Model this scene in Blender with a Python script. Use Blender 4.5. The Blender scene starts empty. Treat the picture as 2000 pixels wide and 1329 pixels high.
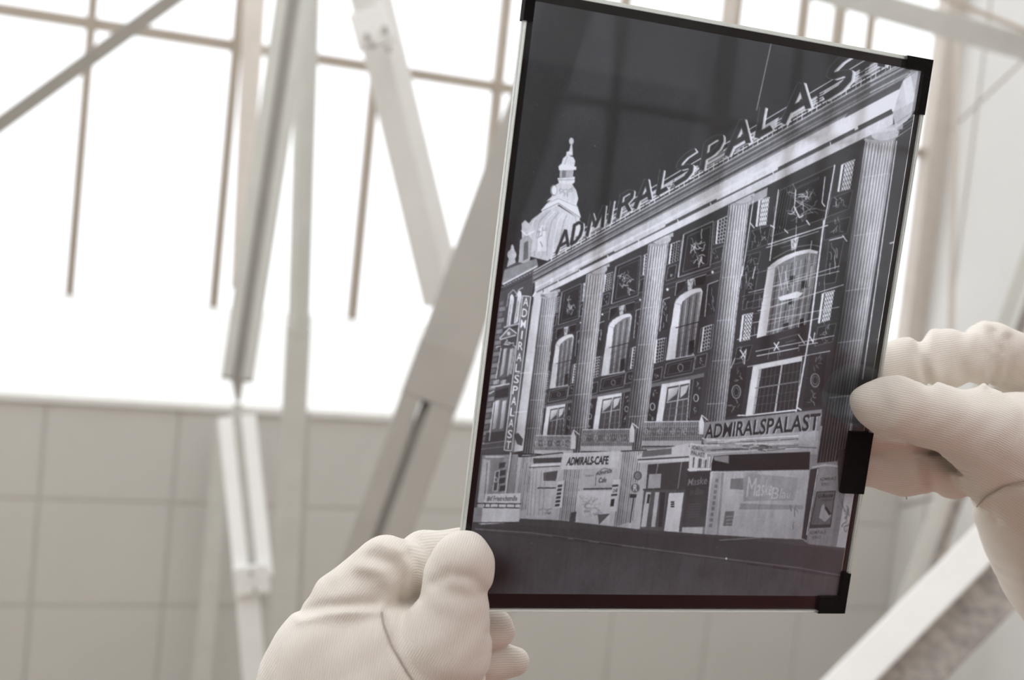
import bpy, bmesh, math, random
import numpy as np
import openvdb
from mathutils import Vector, Matrix

random.seed(7)
rng = np.random.default_rng(7)
scene = bpy.context.scene
COL = scene.collection

# ------------------------------------------------------------------ camera
FPX = 2350.0                      # focal length for a 2000 px wide frame
PITCH, ROLL = math.radians(14.0), math.radians(6.0)
CAM = np.array([0.0, 0.0, 1.55])
_fw = np.array([0, math.cos(PITCH), math.sin(PITCH)])
_r0 = np.array([1.0, 0, 0])
_u0 = np.array([0, -math.sin(PITCH), math.cos(PITCH)])
CR = math.cos(ROLL) * _r0 + math.sin(ROLL) * _u0
CU = math.cos(ROLL) * _u0 - math.sin(ROLL) * _r0
FW = _fw
cam_d = bpy.data.cameras.new('camera')
cam_d.sensor_width = 36.0
cam_d.lens = 36.0 * FPX / 2000.0
cam_d.clip_start = 0.01
cam_d.dof.use_dof = True
cam_d.dof.focus_distance = 0.487
cam_d.dof.aperture_fstop = 10.5
cam_o = bpy.data.objects.new('camera', cam_d)
COL.objects.link(cam_o)
m = Matrix.Identity(4)
for i in range(3):
    m[i][0], m[i][1], m[i][2], m[i][3] = CR[i], CU[i], -FW[i], CAM[i]
cam_o.matrix_world = m
scene.camera = cam_o

# ------------------------------------------------------------------ sky, exposure
world = bpy.data.worlds.new('overcast_sky')
scene.world = world
world.use_nodes = True
bg = world.node_tree.nodes['Background']
bg.inputs['Color'].default_value = (0.97, 0.985, 1.0, 1)
bg.inputs['Strength'].default_value = 1.0
vs = scene.view_settings
vs.view_transform = 'Standard'
vs.look = 'None'
vs.gamma = 1.0
vs.use_curve_mapping = False
vs.exposure = 0.78
scene.cycles.transparent_max_bounces = 24
scene.cycles.max_bounces = 10

# ------------------------------------------------------------------ helpers
def cs(x, y, z):
    """camera-aligned metres (right, down, forward) -> world"""
    return CAM + CR * x - CU * y + FW * z

def at(px, py, d):
    return cs((px - 1000.0) / FPX * d, (py - 664.5) / FPX * d, d)

def unit(v):
    v = np.asarray(v, float)
    return v / np.linalg.norm(v)

def nodes_of(mat):
    mat.use_nodes = True
    nt = mat.node_tree
    return nt, nt.nodes, nt.links

def mat_plain(name, col, rough=0.6, noise=0.05, scale=8.0, bump=0.0, bscale=60.0, spec=0.5):
    mt = bpy.data.materials.new(name)
    nt, N, L = nodes_of(mt)
    b = N['Principled BSDF']
    b.inputs['Roughness'].default_value = rough
    b.inputs['Specular IOR Level'].default_value = spec
    tc = N.new('ShaderNodeTexCoord')
    nz = N.new('ShaderNodeTexNoise')
    nz.inputs['Scale'].default_value = scale
    nz.inputs['Detail'].default_value = 6
    L.new(tc.outputs['Object'], nz.inputs['Vector'])
    r = N.new('ShaderNodeValToRGB')
    c = np.array(col)
    lo, hi = np.clip(c * (1 - noise), 0, 1), np.clip(c * (1 + noise), 0, 1)
    r.color_ramp.elements[0].position = 0.3
    r.color_ramp.elements[1].position = 0.7
    r.color_ramp.elements[0].color = (*lo, 1)
    r.color_ramp.elements[1].color = (*hi, 1)
    L.new(nz.outputs['Fac'], r.inputs['Fac'])
    L.new(r.outputs['Color'], b.inputs['Base Color'])
    if bump > 0:
        n2 = N.new('ShaderNodeTexNoise')
        n2.inputs['Scale'].default_value = bscale
        L.new(tc.outputs['Object'], n2.inputs['Vector'])
        bp = N.new('ShaderNodeBump')
        bp.inputs['Strength'].default_value = bump
        bp.inputs['Distance'].default_value = 0.002
        L.new(n2.outputs['Fac'], bp.inputs['Height'])
        L.new(bp.outputs['Normal'], b.inputs['Normal'])
    return mt

def link(o, parent=None):
    COL.objects.link(o)
    if parent is not None:
        o.parent = parent
        o.matrix_parent_inverse = parent.matrix_world.inverted()
    return o

def tag(o, label=None, cat=None, group=None, kind=None):
    if label: o['label'] = label
    if cat: o['category'] = cat
    if group: o['group'] = group
    if kind: o['kind'] = kind
    return o

def mesh_obj(name, verts, faces, mat, parent=None, smooth=False, bevel=0.0):
    me = bpy.data.meshes.new(name)
    me.from_pydata([tuple(map(float, v)) for v in verts], [], faces)
    bm = bmesh.new()
    bm.from_mesh(me)
    bmesh.ops.recalc_face_normals(bm, faces=bm.faces[:])
    if bevel > 0:
        bmesh.ops.bevel(bm, geom=bm.edges[:], offset=bevel, segments=2, profile=0.5, affect='EDGES')
    bm.to_mesh(me)
    bm.free()
    if smooth:
        for p in me.polygons: p.use_smooth = True
    me.materials.append(mat)
    o = bpy.data.objects.new(name, me)
    return link(o, parent)

def empty(name, loc):
    o = bpy.data.objects.new(name, None)
    o.empty_display_size = 0.1
    o.location = tuple(map(float, loc))
    COL.objects.link(o)
    o.matrix_world = Matrix.Translation(Vector(tuple(map(float, loc))))
    return o

BOXF = [(0, 1, 2, 3), (4, 5, 6, 7), (0, 1, 5, 4), (1, 2, 6, 5), (2, 3, 7, 6), (3, 0, 4, 7)]

def bar_verts(p0, p1, w0, w1, t0, t1, spin=0.0, off=(0, 0)):
    """box along p0->p1; w = size across as the viewer sees it, t = size along the line of sight"""
    p0, p1 = np.asarray(p0), np.asarray(p1)
    ax = unit(p1 - p0)
    view = unit((p0 + p1) / 2 - CAM)
    a = unit(np.cross(ax, view))
    b = unit(np.cross(ax, a))
    if np.dot(b, view) < 0: b = -b
    ca, sa = math.cos(spin), math.sin(spin)
    a, b = ca * a + sa * b, ca * b - sa * a
    v = []
    for p, w, t in ((p0, w0, t0), (p1, w1, t1)):
        c = p + a * off[0] + b * off[1]
        for s, q in ((-1, -1), (1, -1), (1, 1), (-1, 1)):
            v.append(c + a * s * w / 2 + b * q * t / 2)
    return v

def bar(name, p0, p1, w0, w1, t, mat, parent=None, spin=0.0, bevel=0.004, off=(0, 0)):
    return mesh_obj(name, bar_verts(p0, p1, w0, w1, t, t, spin, off), BOXF, mat, parent, bevel=bevel)

# ------------------------------------------------------------------ materials of the place
M = {}
M['panel'] = mat_plain('painted_panel', (0.66, 0.635, 0.595), 0.75, 0.02, 1.5)
M['panel_gap'] = mat_plain('panel_joint', (0.60, 0.575, 0.535), 0.8, 0.03)
M['wall'] = mat_plain('white_plaster', (0.74, 0.725, 0.70), 0.8, 0.02, 2.0)
M['floor'] = mat_plain('brown_stone_floor', (0.30, 0.26, 0.215), 0.6, 0.06, 3.0)
M['red'] = mat_plain('reflection_red', (0.30, 0.085, 0.08), 0.9, 0.15, 4.0)
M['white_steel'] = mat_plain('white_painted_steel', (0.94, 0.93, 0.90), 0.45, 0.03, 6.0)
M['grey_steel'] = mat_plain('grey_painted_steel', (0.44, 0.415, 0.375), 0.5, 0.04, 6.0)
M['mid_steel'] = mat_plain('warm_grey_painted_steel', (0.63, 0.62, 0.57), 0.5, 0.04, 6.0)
M['mullion'] = mat_plain('beige_painted_mullion', (0.46, 0.39, 0.32), 0.55, 0.04, 6.0)
M['mullion_pink'] = mat_plain('pale_pink_beige_post', (0.66, 0.595, 0.535), 0.55, 0.04, 6.0)
M['mottled'] = mat_plain('weathered_steel', (0.36, 0.325, 0.29), 0.45, 0.38, 38.0)
M['purlin'] = mat_plain('grey_purlin_paint', (0.52, 0.50, 0.46), 0.5, 0.04, 6.0)
M['joint_line'] = mat_plain('brown_joint', (0.42, 0.34, 0.28), 0.7, 0.05)

def mat_glass_thin(name, tint=(1, 1, 1), refl=1.0):
    mt = bpy.data.materials.new(name)
    nt, N, L = nodes_of(mt)
    N.remove(N['Principled BSDF'])
    out = N['Material Output']
    tr = N.new('ShaderNodeBsdfTransparent')
    tr.inputs['Color'].default_value = (*tint, 1)
    gl = N.new('ShaderNodeBsdfGlossy')
    gl.inputs['Roughness'].default_value = 0.015
    fr = N.new('ShaderNodeFresnel')
    fr.inputs['IOR'].default_value = 1.5
    ml = N.new('ShaderNodeMath'); ml.operation = 'MULTIPLY'
    ml.inputs[1].default_value = refl
    L.new(fr.outputs[0], ml.inputs[0])
    mx = N.new('ShaderNodeMixShader')
    L.new(ml.outputs[0], mx.inputs['Fac'])
    L.new(tr.outputs[0], mx.inputs[1])
    L.new(gl.outputs[0], mx.inputs[2])
    L.new(mx.outputs[0], out.inputs['Surface'])
    return mt
M['pane'] = mat_glass_thin('window_glass', (0.99, 0.995, 1.0), 0.3)

def mat_translucent(name, col, mix=0.7, noise=0.0, scale=40):
    mt = bpy.data.materials.new(name)
    nt, N, L = nodes_of(mt)
    N.remove(N['Principled BSDF'])
    out = N['Material Output']
    tl = N.new('ShaderNodeBsdfTranslucent')
    df = N.new('ShaderNodeBsdfDiffuse')
    mx = N.new('ShaderNodeMixShader')
    mx.inputs['Fac'].default_value = mix
    if noise:
        tc = N.new('ShaderNodeTexCoord')
        nz = N.new('ShaderNodeTexNoise'); nz.inputs['Scale'].default_value = scale
        nz.inputs['Detail'].default_value = 8
        L.new(tc.outputs['Object'], nz.inputs['Vector'])
        r = N.new('ShaderNodeValToRGB')
        r.color_ramp.elements[0].position = 0.35; r.color_ramp.elements[1].position = 0.6
        r.color_ramp.elements[0].color = (*(np.array(col) * (1 - noise)), 1)
        r.color_ramp.elements[1].color = (*col, 1)
        L.new(nz.outputs['Fac'], r.inputs['Fac'])
        L.new(r.outputs[0], tl.inputs['Color']); L.new(r.outputs[0], df.inputs['Color'])
    else:
        tl.inputs['Color'].default_value = (*col, 1)
        df.inputs['Color'].default_value = (*col, 1)
    L.new(df.outputs[0], mx.inputs[1]); L.new(tl.outputs[0], mx.inputs[2])
    L.new(mx.outputs[0], out.inputs['Surface'])
    return mt
M['backlit'] = mat_translucent('backlit_white', (0.96, 0.96, 0.955), 0.9)

# ------------------------------------------------------------------ the sloping glazed side of the hall
D1 = unit(CR * 7400 + CU * -604 + FW * 2650)          # along the slope, to the right
_d2 = CR * 0.105 + CU * 1.0 + FW * -0.065
D2 = unit(_d2 - D1 * np.dot(_d2, D1))                 # up the slope
DN = unit(np.cross(D1, D2))                           # out of the hall or into it
if np.dot(DN, FW) > 0: DN = -DN                       # faces the viewer
ORG = at(1000, 830, 10.0)

def on_slope(px, py, lift=0.0):
    ray = at(px, py, 1.0) - CAM
    o = ORG + DN * lift
    return CAM + ray * (np.dot(o - CAM, DN) / np.dot(ray, DN))

def uv(px, py):
    q = on_slope(px, py) - ORG
    return np.dot(q, D1), np.dot(q, D2)

def sl(u, v, n=0.0):
    return ORG + D1 * u + D2 * v + DN * n

def slab(name, u0, u1, v0, v1, n0, n1, mat, parent=None, bevel=0.0):
    v = [sl(u0, v0, n0), sl(u1, v0, n0), sl(u1, v1, n0), sl(u0, v1, n0),
         sl(u0, v0, n1), sl(u1, v0, n1), sl(u1, v1, n1), sl(u0, v1, n1)]
    return mesh_obj(name, v, BOXF, mat, parent, bevel=bevel)

U_L, _ = uv(-700, 700)
V_EDGE = uv(300, 782)[1]            # top of the panelled part
V_GLASS = uv(415, 600)[1]           # foot of the clear panes
U_R = uv(1815, 400)[0]              # right end of the glazing wall
V_TOP = uv(1000, -900)[1]
V_BOT = -(ORG[2] / D2[2]) - 0.02
wall_front = slab('wall_front', U_L, U_R + 0.3, V_BOT, V_EDGE - 0.06, -0.12, -0.010, M['panel_gap'])
tag(wall_front, 'grey panelled lower slope beneath the roof glazing', 'wall', kind='structure')
# panels
u_j1 = uv(78, 950)[0]; u_j2 = uv(338, 960)[0]
du = u_j2 - u_j1
v_j1 = uv(200, 979)[1]; v_j2 = uv(200, 1184)[1]
dv = v_j1 - v_j2
rows = [(v_j1, V_EDGE)] + [(v_j1 - dv * (k + 1), v_j1 - dv * k) for k in range(4)]
GAP = 0.022
k0 = int(math.floor((U_L - u_j1) / du)); k1 = int(math.ceil((U_R + 0.3 - u_j1) / du))
for (va, vb) in rows:
    for k in range(k0, k1):
        a, b = max(U_L, u_j1 + du * k), min(U_R + 0.3, u_j1 + du * (k + 1))
        if b - a < 0.1 or va < V_BOT: continue
        slab('wall_panel', a + GAP / 2, b - GAP / 2, va + GAP / 2, vb - GAP / 2, -0.010, 0.0, M['panel'], wall_front)
# glazing
win = empty('window_1', sl(-1, V_GLASS + 1, 0))
tag(win, 'tall roof glazing with beige mullions above the panelled slope', 'window', kind='structure')
# made-up translucent strip in place of the sunlit reveal, and its white ledge
u_mull = [uv(159, 285)[0], uv(445, 300)[0], uv(712, 400)[0], uv(968, 260)[0]]
sp = (u_mull[3] - u_mull[0]) / 3
uu = [u_mull[0] - 2 * sp, u_mull[0] - sp] + u_mull
while uu[-1] + sp < U_R - 0.2: uu.append(uu[-1] + sp)
edges_u = [U_L] + uu + [U_R - 0.08]
for a, b in zip(edges_u[:-1], edges_u[1:]):
    if b - a < 0.05: continue
    slab('reveal_band', a + 0.002, b - 0.002, V_EDGE, V_GLASS, -0.10, -0.085, M['backlit'], win)
slab('ledge', U_L, U_R, V_EDGE - 0.06, V_EDGE, -0.12, 0.03, M['white_steel'], win, bevel=0.01)
v_rail = [uv(0, 6)[1], uv(975, 176)[1]]
V_RAIL = sum(v_rail) / 2
MW = 0.066
for u in uu:
    slab('mullion', u - MW / 2, u + MW / 2, V_GLASS, V_TOP, -0.13, -0.02, M['mullion'], win)
for a, b in zip(edges_u[:-1], edges_u[1:]):
    slab('transom', a + MW / 2, b - MW / 2, V_RAIL - 0.038, V_RAIL + 0.038, -0.12, -0.03, M['mullion'], win)
    if b - a < 0.05: continue
    for va, vb in ((V_GLASS, V_RAIL - 0.038), (V_RAIL + 0.038, V_TOP)):
        slab('pane', a + MW / 2, b - MW / 2, va, vb, -0.085, -0.075, M['pane'], win)
# closer bars of the upper right lights
for px, w in ((1424, 30), (1570, 22), (1704, 18)):
    p = on_slope(px, 20, 0.04)
    ww = w / FPX * np.dot(p - CAM, FW)
    q0 = on_slope(px + 60, -500, 0.04); q1 = on_slope(px - 35, 330, 0.04)
    q1 = q0 + (q1 - q0) * (np.dot(q0 - ORG, D2) - V_GLASS) / np.dot(q0 - q1, D2)
    bar('mullion', q0, q1, ww, ww, 0.06, M['mullion'] if w < 25 else M['mullion_pink'], win)
# jamb at the right end
slab('jamb', U_R - 0.10, U_R + 0.10, V_EDGE, V_TOP, -0.12, 0.05, M['mullion_pink'], win)

# ------------------------------------------------------------------ right wall, floor, back wall, left wall
RA = sl(U_R + 0.1, V_BOT, 0); RB = sl(U_R + 0.1, V_TOP, 0)
side = unit(at(2600, 700, 6.0) - sl(U_R + 0.1, 0.2, 0))
side[2] = 0; side = unit(side)
RLEN = 16.0
def rw(s, t, n=0.0):
    """s metres along the right wall from the glazing, t 0..1 up the wall"""
    nrm = unit(np.cross(side, RB - RA))
    if np.dot(nrm, CAM - RA) < 0: nrm = -nrm
    return RA + (RB - RA) * t + side * s + nrm * n
def rslab(name, s0, s1, t0, t1, n0, n1, mat, parent=None, bevel=0):
    v = [rw(s0, t0, n0), rw(s1, t0, n0), rw(s1, t1, n0), rw(s0, t1, n0),
         rw(s0, t0, n1), rw(s1, t0, n1), rw(s1, t1, n1), rw(s0, t1, n1)]
    return mesh_obj(name, v, BOXF, mat, parent, bevel=bevel)
wall_right = rslab('wall_right', -0.1, RLEN, 0, 0.95, -0.16, -0.02, M['joint_line'])
tag(wall_right, 'pale side wall right of the glazing with dark joints', 'wall', kind='structure')
ss = [-0.05, 0.62, 3.2, 5.8, 8.4, 11.0, 13.6, RLEN]
tt = [0.0, 0.28, 0.62, 0.95]
for a, b in zip(ss[:-1], ss[1:]):
    for c, d in zip(tt[:-1], tt[1:]):
        rslab('wall_panel', a + 0.03, b - 0.03, c + 0.0015, d - 0.0015, -0.02, 0.0, M['wall'], wall_right)

XL, XR, YB, YF = -12.0, 13.0, -7.0, 16.0
floor = mesh_obj('floor', [(XL, YB, -0.1), (XR, YB, -0.1), (XR, YF, -0.1), (XL, YF, -0.1),
                           (XL, YB, 0), (XR, YB, 0), (XR, YF, 0), (XL, YF, 0)], BOXF, M['floor'])
tag(floor, 'brownish stone floor of the hall', 'floor', kind='structure')
def box(name, lo, hi, mat, parent=None, bevel=0):
    x0, y0, z0 = lo; x1, y1, z1 = hi
    return mesh_obj(name, [(x0, y0, z0), (x1, y0, z0), (x1, y1, z0), (x0, y1, z0),
                           (x0, y0, z1), (x1, y0, z1), (x1, y1, z1), (x0, y1, z1)], BOXF, mat, parent, bevel=bevel)
reflection_sheet = box('reflection_sheet', (0.4, -3.6, 0.0), (4.6, 0.9, 0.012), M['red'], bevel=0.004)  # added out of view to tint the plate's reflection red
tag(reflection_sheet, 'unseen dark red sheet added on the floor for a red reflection in the glass plate', 'reflection_sheet', kind='structure')
wall_left = box('wall_left', (XL - 0.2, YB, 0), (XL, YF, 4.2), M['wall'])
tag(wall_left, 'white side wall of the hall on the left', 'wall', kind='structure')
added_ceiling = box('added_ceiling', (XL - 0.2, YB - 0.2, 4.2), (XR, -4.4, 4.4), M['wall'])  # unseen slab added to hold back sky light from behind
tag(added_ceiling, 'unseen white slab added over the rear of the hall to cut fill light', 'added_ceiling', kind='structure')
wall_back = box('wall_back', (XL, YB - 0.2, 0), (XR, YB, 4.2), M['wall'])
tag(wall_back, 'white rear wall of the hall', 'wall', kind='structure')

# ------------------------------------------------------------------ steelwork of the roof
def px2m(w, d): return w / FPX * d
def to_floor(a, b, dd):
    p, q = at(*a, dd), at(*b, dd)
    k = p[2] / (p[2] - q[2])
    return p, p + (q - p) * k * 0.999
def longer(a, b, k):
    a, b = np.asarray(a), np.asarray(b)
    return a + (b - a) * k

# slim diagonal tie, upper left
d = 7.0
t = bar('diagonal_tie', at(1100, -556, d), at(-700, 751, d), px2m(29, d), px2m(29, d), 0.05, M['grey_steel'])
tag(t, 'slim grey steel tie crossing the upper left panes diagonally', 'steel beam')

# pink beige window post, behind the double channel
d0, d1 = 8.2, 7.6
t = bar('window_post', at(506, -160, d0), at(466, 560, d1), px2m(46, d0), px2m(30, d1), 0.08, M['mullion_pink'])
tag(t, 'pale pinkish beige post beside the twin channel strut', 'post')

# twin channel strut that ends in a pin plate
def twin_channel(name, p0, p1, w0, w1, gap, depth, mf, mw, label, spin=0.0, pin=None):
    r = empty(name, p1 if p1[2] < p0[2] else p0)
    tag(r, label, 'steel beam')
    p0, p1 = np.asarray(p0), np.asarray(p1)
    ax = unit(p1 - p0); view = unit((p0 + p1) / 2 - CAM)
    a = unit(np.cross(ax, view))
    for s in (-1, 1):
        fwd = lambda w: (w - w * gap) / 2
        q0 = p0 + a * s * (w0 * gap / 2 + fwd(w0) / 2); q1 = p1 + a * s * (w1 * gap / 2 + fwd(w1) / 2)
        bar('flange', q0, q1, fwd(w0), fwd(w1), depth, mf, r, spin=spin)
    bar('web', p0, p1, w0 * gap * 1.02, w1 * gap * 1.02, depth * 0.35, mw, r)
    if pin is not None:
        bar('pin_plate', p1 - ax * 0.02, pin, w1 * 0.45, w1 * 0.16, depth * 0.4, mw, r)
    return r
d0, d1 = 5.6, 5.2
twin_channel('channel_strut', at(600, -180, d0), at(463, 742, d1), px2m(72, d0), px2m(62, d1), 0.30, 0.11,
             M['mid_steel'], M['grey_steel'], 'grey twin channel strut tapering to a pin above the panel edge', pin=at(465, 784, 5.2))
# white strut below it
d0, d1 = 5.2, 5.0
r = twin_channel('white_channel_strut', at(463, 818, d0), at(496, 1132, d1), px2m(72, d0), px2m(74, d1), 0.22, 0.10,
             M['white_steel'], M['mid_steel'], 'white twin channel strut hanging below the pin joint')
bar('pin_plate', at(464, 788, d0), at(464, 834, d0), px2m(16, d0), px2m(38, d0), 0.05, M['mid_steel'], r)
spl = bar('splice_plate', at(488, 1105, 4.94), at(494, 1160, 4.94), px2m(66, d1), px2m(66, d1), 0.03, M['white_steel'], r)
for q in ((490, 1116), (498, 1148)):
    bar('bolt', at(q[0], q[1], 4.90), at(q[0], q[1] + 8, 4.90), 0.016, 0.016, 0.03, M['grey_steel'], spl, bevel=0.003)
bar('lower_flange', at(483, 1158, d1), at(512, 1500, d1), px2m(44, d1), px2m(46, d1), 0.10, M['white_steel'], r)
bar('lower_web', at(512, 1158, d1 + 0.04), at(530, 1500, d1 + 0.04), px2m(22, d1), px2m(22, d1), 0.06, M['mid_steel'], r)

# tubular column
def tube(name, p0, p1, r0, r1, mat, parent=None, seg=28):
    p0, p1 = np.asarray(p0), np.asarray(p1)
    ax = unit(p1 - p0); a = unit(np.cross(ax, FW)); b = np.cross(ax, a)
    v, f = [], []
    for p, rr in ((p0, r0), (p1, r1)):
        for k in range(seg):
            an = 2 * math.pi * k / seg
            v.append(p + a * math.cos(an) * rr + b * math.sin(an) * rr)
    for k in range(seg):
        f.append((k, (k + 1) % seg, seg + (k + 1) % seg, seg + k))
    f.append(tuple(range(seg))); f.append(tuple(range(seg, 2 * seg)))
    return mesh_obj(name, v, f, mat, parent, smooth=False)
d = 6.4
root = empty('column', at(545, 1500, d))
tag(root, 'pale steel column standing between the two channel struts', 'column')
tube('shaft', longer(at(583, 640, d), at(608, -200, d), 1.9), at(583, 640, d), px2m(23, d), px2m(22, d), M['mid_steel'], root)
tube('collar', at(584, 618, d), at(582, 655, d), px2m(24, d), px2m(24, d), M['mid_steel'], root)
bar('lower_shaft', at(583, 640, d), to_floor((583, 640), (536, 1600), d)[1], px2m(48, d), px2m(46, d), 0.12, M['mid_steel'], root)
bar('side_plate', at(598, 805, d + 0.1), to_floor((598, 805), (566, 1600), d + 0.1)[1], px2m(16, d), px2m(14, d), 0.05, M['mid_steel'], root)
# faint pale post lower left
d = 9.0
t = bar('wall_post', at(437, 830, d), to_floor((437, 830), (380, 1500), d)[1], px2m(34, d), px2m(36, d), 0.06, M['mid_steel'])
tag(t, 'narrow pale greenish grey post against the panels left of the white strut', 'post')

# cream diagonal with bolted splice
d0, d1 = 4.6, 5.0
root = empty('diagonal_brace', at(868, 590, d1))
tag(root, 'broad cream white diagonal brace with a bolted splice near its top', 'steel beam')
bar('beam', longer(at(868, 592, d1), at(692, -140, d0), 1.9), at(868, 592, d1), px2m(54, d0), px2m(72, d1), 0.10, M['white_steel'], root, spin=-0.75)
spl = bar('splice_plate', at(715, 20, d0 - .08), at(735, 90, d0 - .08), px2m(70, d0), px2m(72, d0), 0.03, M['white_steel'], root)
for q in ((716, 66), (750, 52), (726, 84), (758, 92)):
    bar('bolt', at(q[0], q[1], d0 - .11), at(q[0] + 2, q[1] + 9, d0 - .11), 0.018, 0.018, 0.03, M['grey_steel'], spl, bevel=0.003)

# wide grey girder with a slot
d0, d1 = 4.4, 3.9
root = empty('grey_girder', at(690, 1200, d1))
tag(root, 'wide grey diagonal girder with a long slot behind the left edge of the plate', 'steel beam')
A1 = at(872, 690, 4.1); A0 = longer(A1, at(1095, 60, d0), 2.2)
bar('girder_plate', A0, A1, px2m(90, d0), px2m(112, 4.1), 0.07, M['grey_steel'], root)
B1 = longer(A1, at(640, 1330, d1), 1.9)
ax = unit(B1 - A1); view = unit((A1 + B1) / 2 - CAM); aa = unit(np.cross(ax, view))
w = px2m(112, 4.1)
seg = A1 + ax * np.linalg.norm(B1 - A1) * 0.16 / 1.9
bar('girder_plate', A1 - ax * .02, seg, w * 1.02, w * 1.02, 0.07, M['grey_steel'], root)
for s, k in ((-1, 0.36), (1, 0.46)):
    o = aa * s * (w / 2 - w * k / 2)
    bar('flange', seg + o, B1 + o, w * k, w * k, 0.07, M['grey_steel'], root)
bar('slot_web', seg, B1, w * 0.24, w * 0.24, 0.02, M['grey_steel'], root, off=(0, 0.02))

# beam with lit top flange, lower right
d0, d1 = 2.9, 2.6
root = empty('i_beam', at(1640, 1420, d1))
tag(root, 'diagonal steel beam, bright white top flange and mottled web, under the right hand', 'steel beam')
FE0, FE1 = at(2080, 900, d0), at(1590, 1400, d1)
bar('flange', longer(FE1, FE0, 2.0), longer(FE0, FE1, 2.1), px2m(66, d0), px2m(70, d1), 0.05, M['white_steel'], root)
FE0, FE1 = at(2150, 950, d0 + .03), at(1655, 1455, d1 + .03)
bar('web', longer(FE1, FE0, 2.0), longer(FE0, FE1, 2.1), px2m(86, d0), px2m(92, d1), 0.05, M['mottled'], root)
# slim struts behind it
p, q = to_floor((1845, 960), (1728, 1290), 6.0)
t = bar('slim_strut', p, q, px2m(24, 6), px2m(24, 6), 0.05, M['mid_steel'])
tag(t, 'slim pale strut leaning left beneath the right hand', 'steel beam')
p, q = to_floor((1870, 60), (1847, 1140), 9.2)
t = bar('thin_pole', p, q, px2m(11, 9.2), px2m(15, 9.2), 0.05, M['mullion_pink'])
tag(t, 'thin upright brownish pole in front of the right wall', 'post')
for a, b, w, dd, mt, lb in (
    ((2030, 440), (1940, 690), 26, 5.0, 'mid_steel', 'pale strut leaning across the right wall just above the right hand'),
    ((2066, 440), (1972, 700), 20, 5.2, 'mottled', 'darker steel strut at the right picture edge above the right hand')):
    t = bar('roof_strut', longer(at(*b, dd), at(*a, dd), 3.0), to_floor(a, b, dd)[1], px2m(w, dd), px2m(w, dd), 0.05, M[mt])
    tag(t, lb, 'steel beam')
# purlin across the upper right corner
d0 = 8.0
root = empty('purlin', at(2080, 130, d0))
tag(root, 'grey purlin crossing the upper right corner above the plate', 'steel beam')
bar('beam', at(1500, -50, d0 + 1.2), at(2150, 135, d0 - .5), px2m(48, d0 + 1.2), px2m(48, d0 - .5), 0.10, M['purlin'], root)
bar('pipe', at(1800, -22, d0), at(2120, 108, d0 - .5), px2m(9, d0), px2m(9, d0), 0.03, M['mullion'], root)
t = bar('roof_cable', at(1352, -60, 8.5), at(1335, 60, 8.5), px2m(5, 8.5), px2m(5, 8.5), 0.015, M['grey_steel'])
tag(t, 'thin dark cable hanging above the top edge of the plate', 'cable')

# ------------------------------------------------------------------ the glass negative
PW, PH = 0.18, 0.24
EX = np.array([0.94095164, 0.07659417, 0.32976255])      # plate axes: right, down, away (camera-aligned metres)
EY = np.array([-0.12126572, 0.98569168, 0.11707495])
EN = np.array([-0.31607694, -0.15015076, 0.93677645])
T0 = np.array([0.00589182, -0.13020473, 0.44167003])
def pl(x, y, z=0.0):
    """plate metres (right, down, depth) -> world"""
    q = T0 + EX * x + EY * y + EN * z
    return cs(*q)
def plate_depth(px, py):
    r = np.array([(px - 1000) / FPX, (py - 664.5) / FPX, 1.0])
    return np.dot(T0, EN) / np.dot(r, EN)
EMUL_TRANSLUCENT, EMUL_DIFFUSE, EMUL_GAIN = 0.72, 0.05, 1.65
INS = 0.0030                      # the emulsion starts this far inside the glass edge
CELL = 0.00022
NX, NY = int((PW - 2 * INS) / CELL), int((PH - 2 * INS) / CELL)
SS = 2
CW, CH = NX * SS, NY * SS
canvas = np.full((CH, CW), 58.0, np.float32)
_Hm = np.column_stack([EX, EY, T0 + EN * 0.002])
_Hinv = np.linalg.inv(_Hm)
def gpx(pts):
    """view coordinates of the print -> canvas cells"""
    p = np.asarray(pts, float).reshape(-1, 2)
    r = np.column_stack([(p[:, 0] - 1000) / FPX, (p[:, 1] - 664.5) / FPX, np.ones(len(p))])
    q = r @ _Hinv.T
    q = q[:, :2] / q[:, 2:]
    return (q - INS) / CELL * SS

def fill(pts, v, al=1.0, v2=None, g=None):
    q = gpx(pts)
    x0, y0 = np.maximum(np.floor(q.min(0)).astype(int), 0)
    x1 = min(int(math.ceil(q[:, 0].max())) + 1, CW); y1 = min(int(math.ceil(q[:, 1].max())) + 1, CH)
    if x1 <= x0 or y1 <= y0: return
    X = np.arange(x0, x1) + 0.5
    Y = (np.arange(y0, y1) + 0.5)[:, None]
    ins = np.zeros((y1 - y0, x1 - x0), bool)
    n = len(q)
    for i in range(n):
        ax, ay = q[i]; bx, by = q[(i + 1) % n]
        if ay == by: continue
        c = (ay <= Y) != (by <= Y)
        xi = ax + (Y - ay) * (bx - ax) / (by - ay)
        ins ^= c & (X[None, :] < xi)
    sub = canvas[y0:y1, x0:x1]
    if v2 is not None:
        ga, gb = gpx([g[0], g[1]])
        dd = gb - ga
        tt_ = ((X[None, :] - ga[0]) * dd[0] + (Y - ga[1]) * dd[1]) / np.dot(dd, dd)
        vv = v + (v2 - v) * np.clip(tt_, 0, 1)
        sub[ins] = (sub * (1 - al) + vv * al)[ins]
    else:
        sub[ins] = sub[ins] * (1 - al) + v * al

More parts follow.
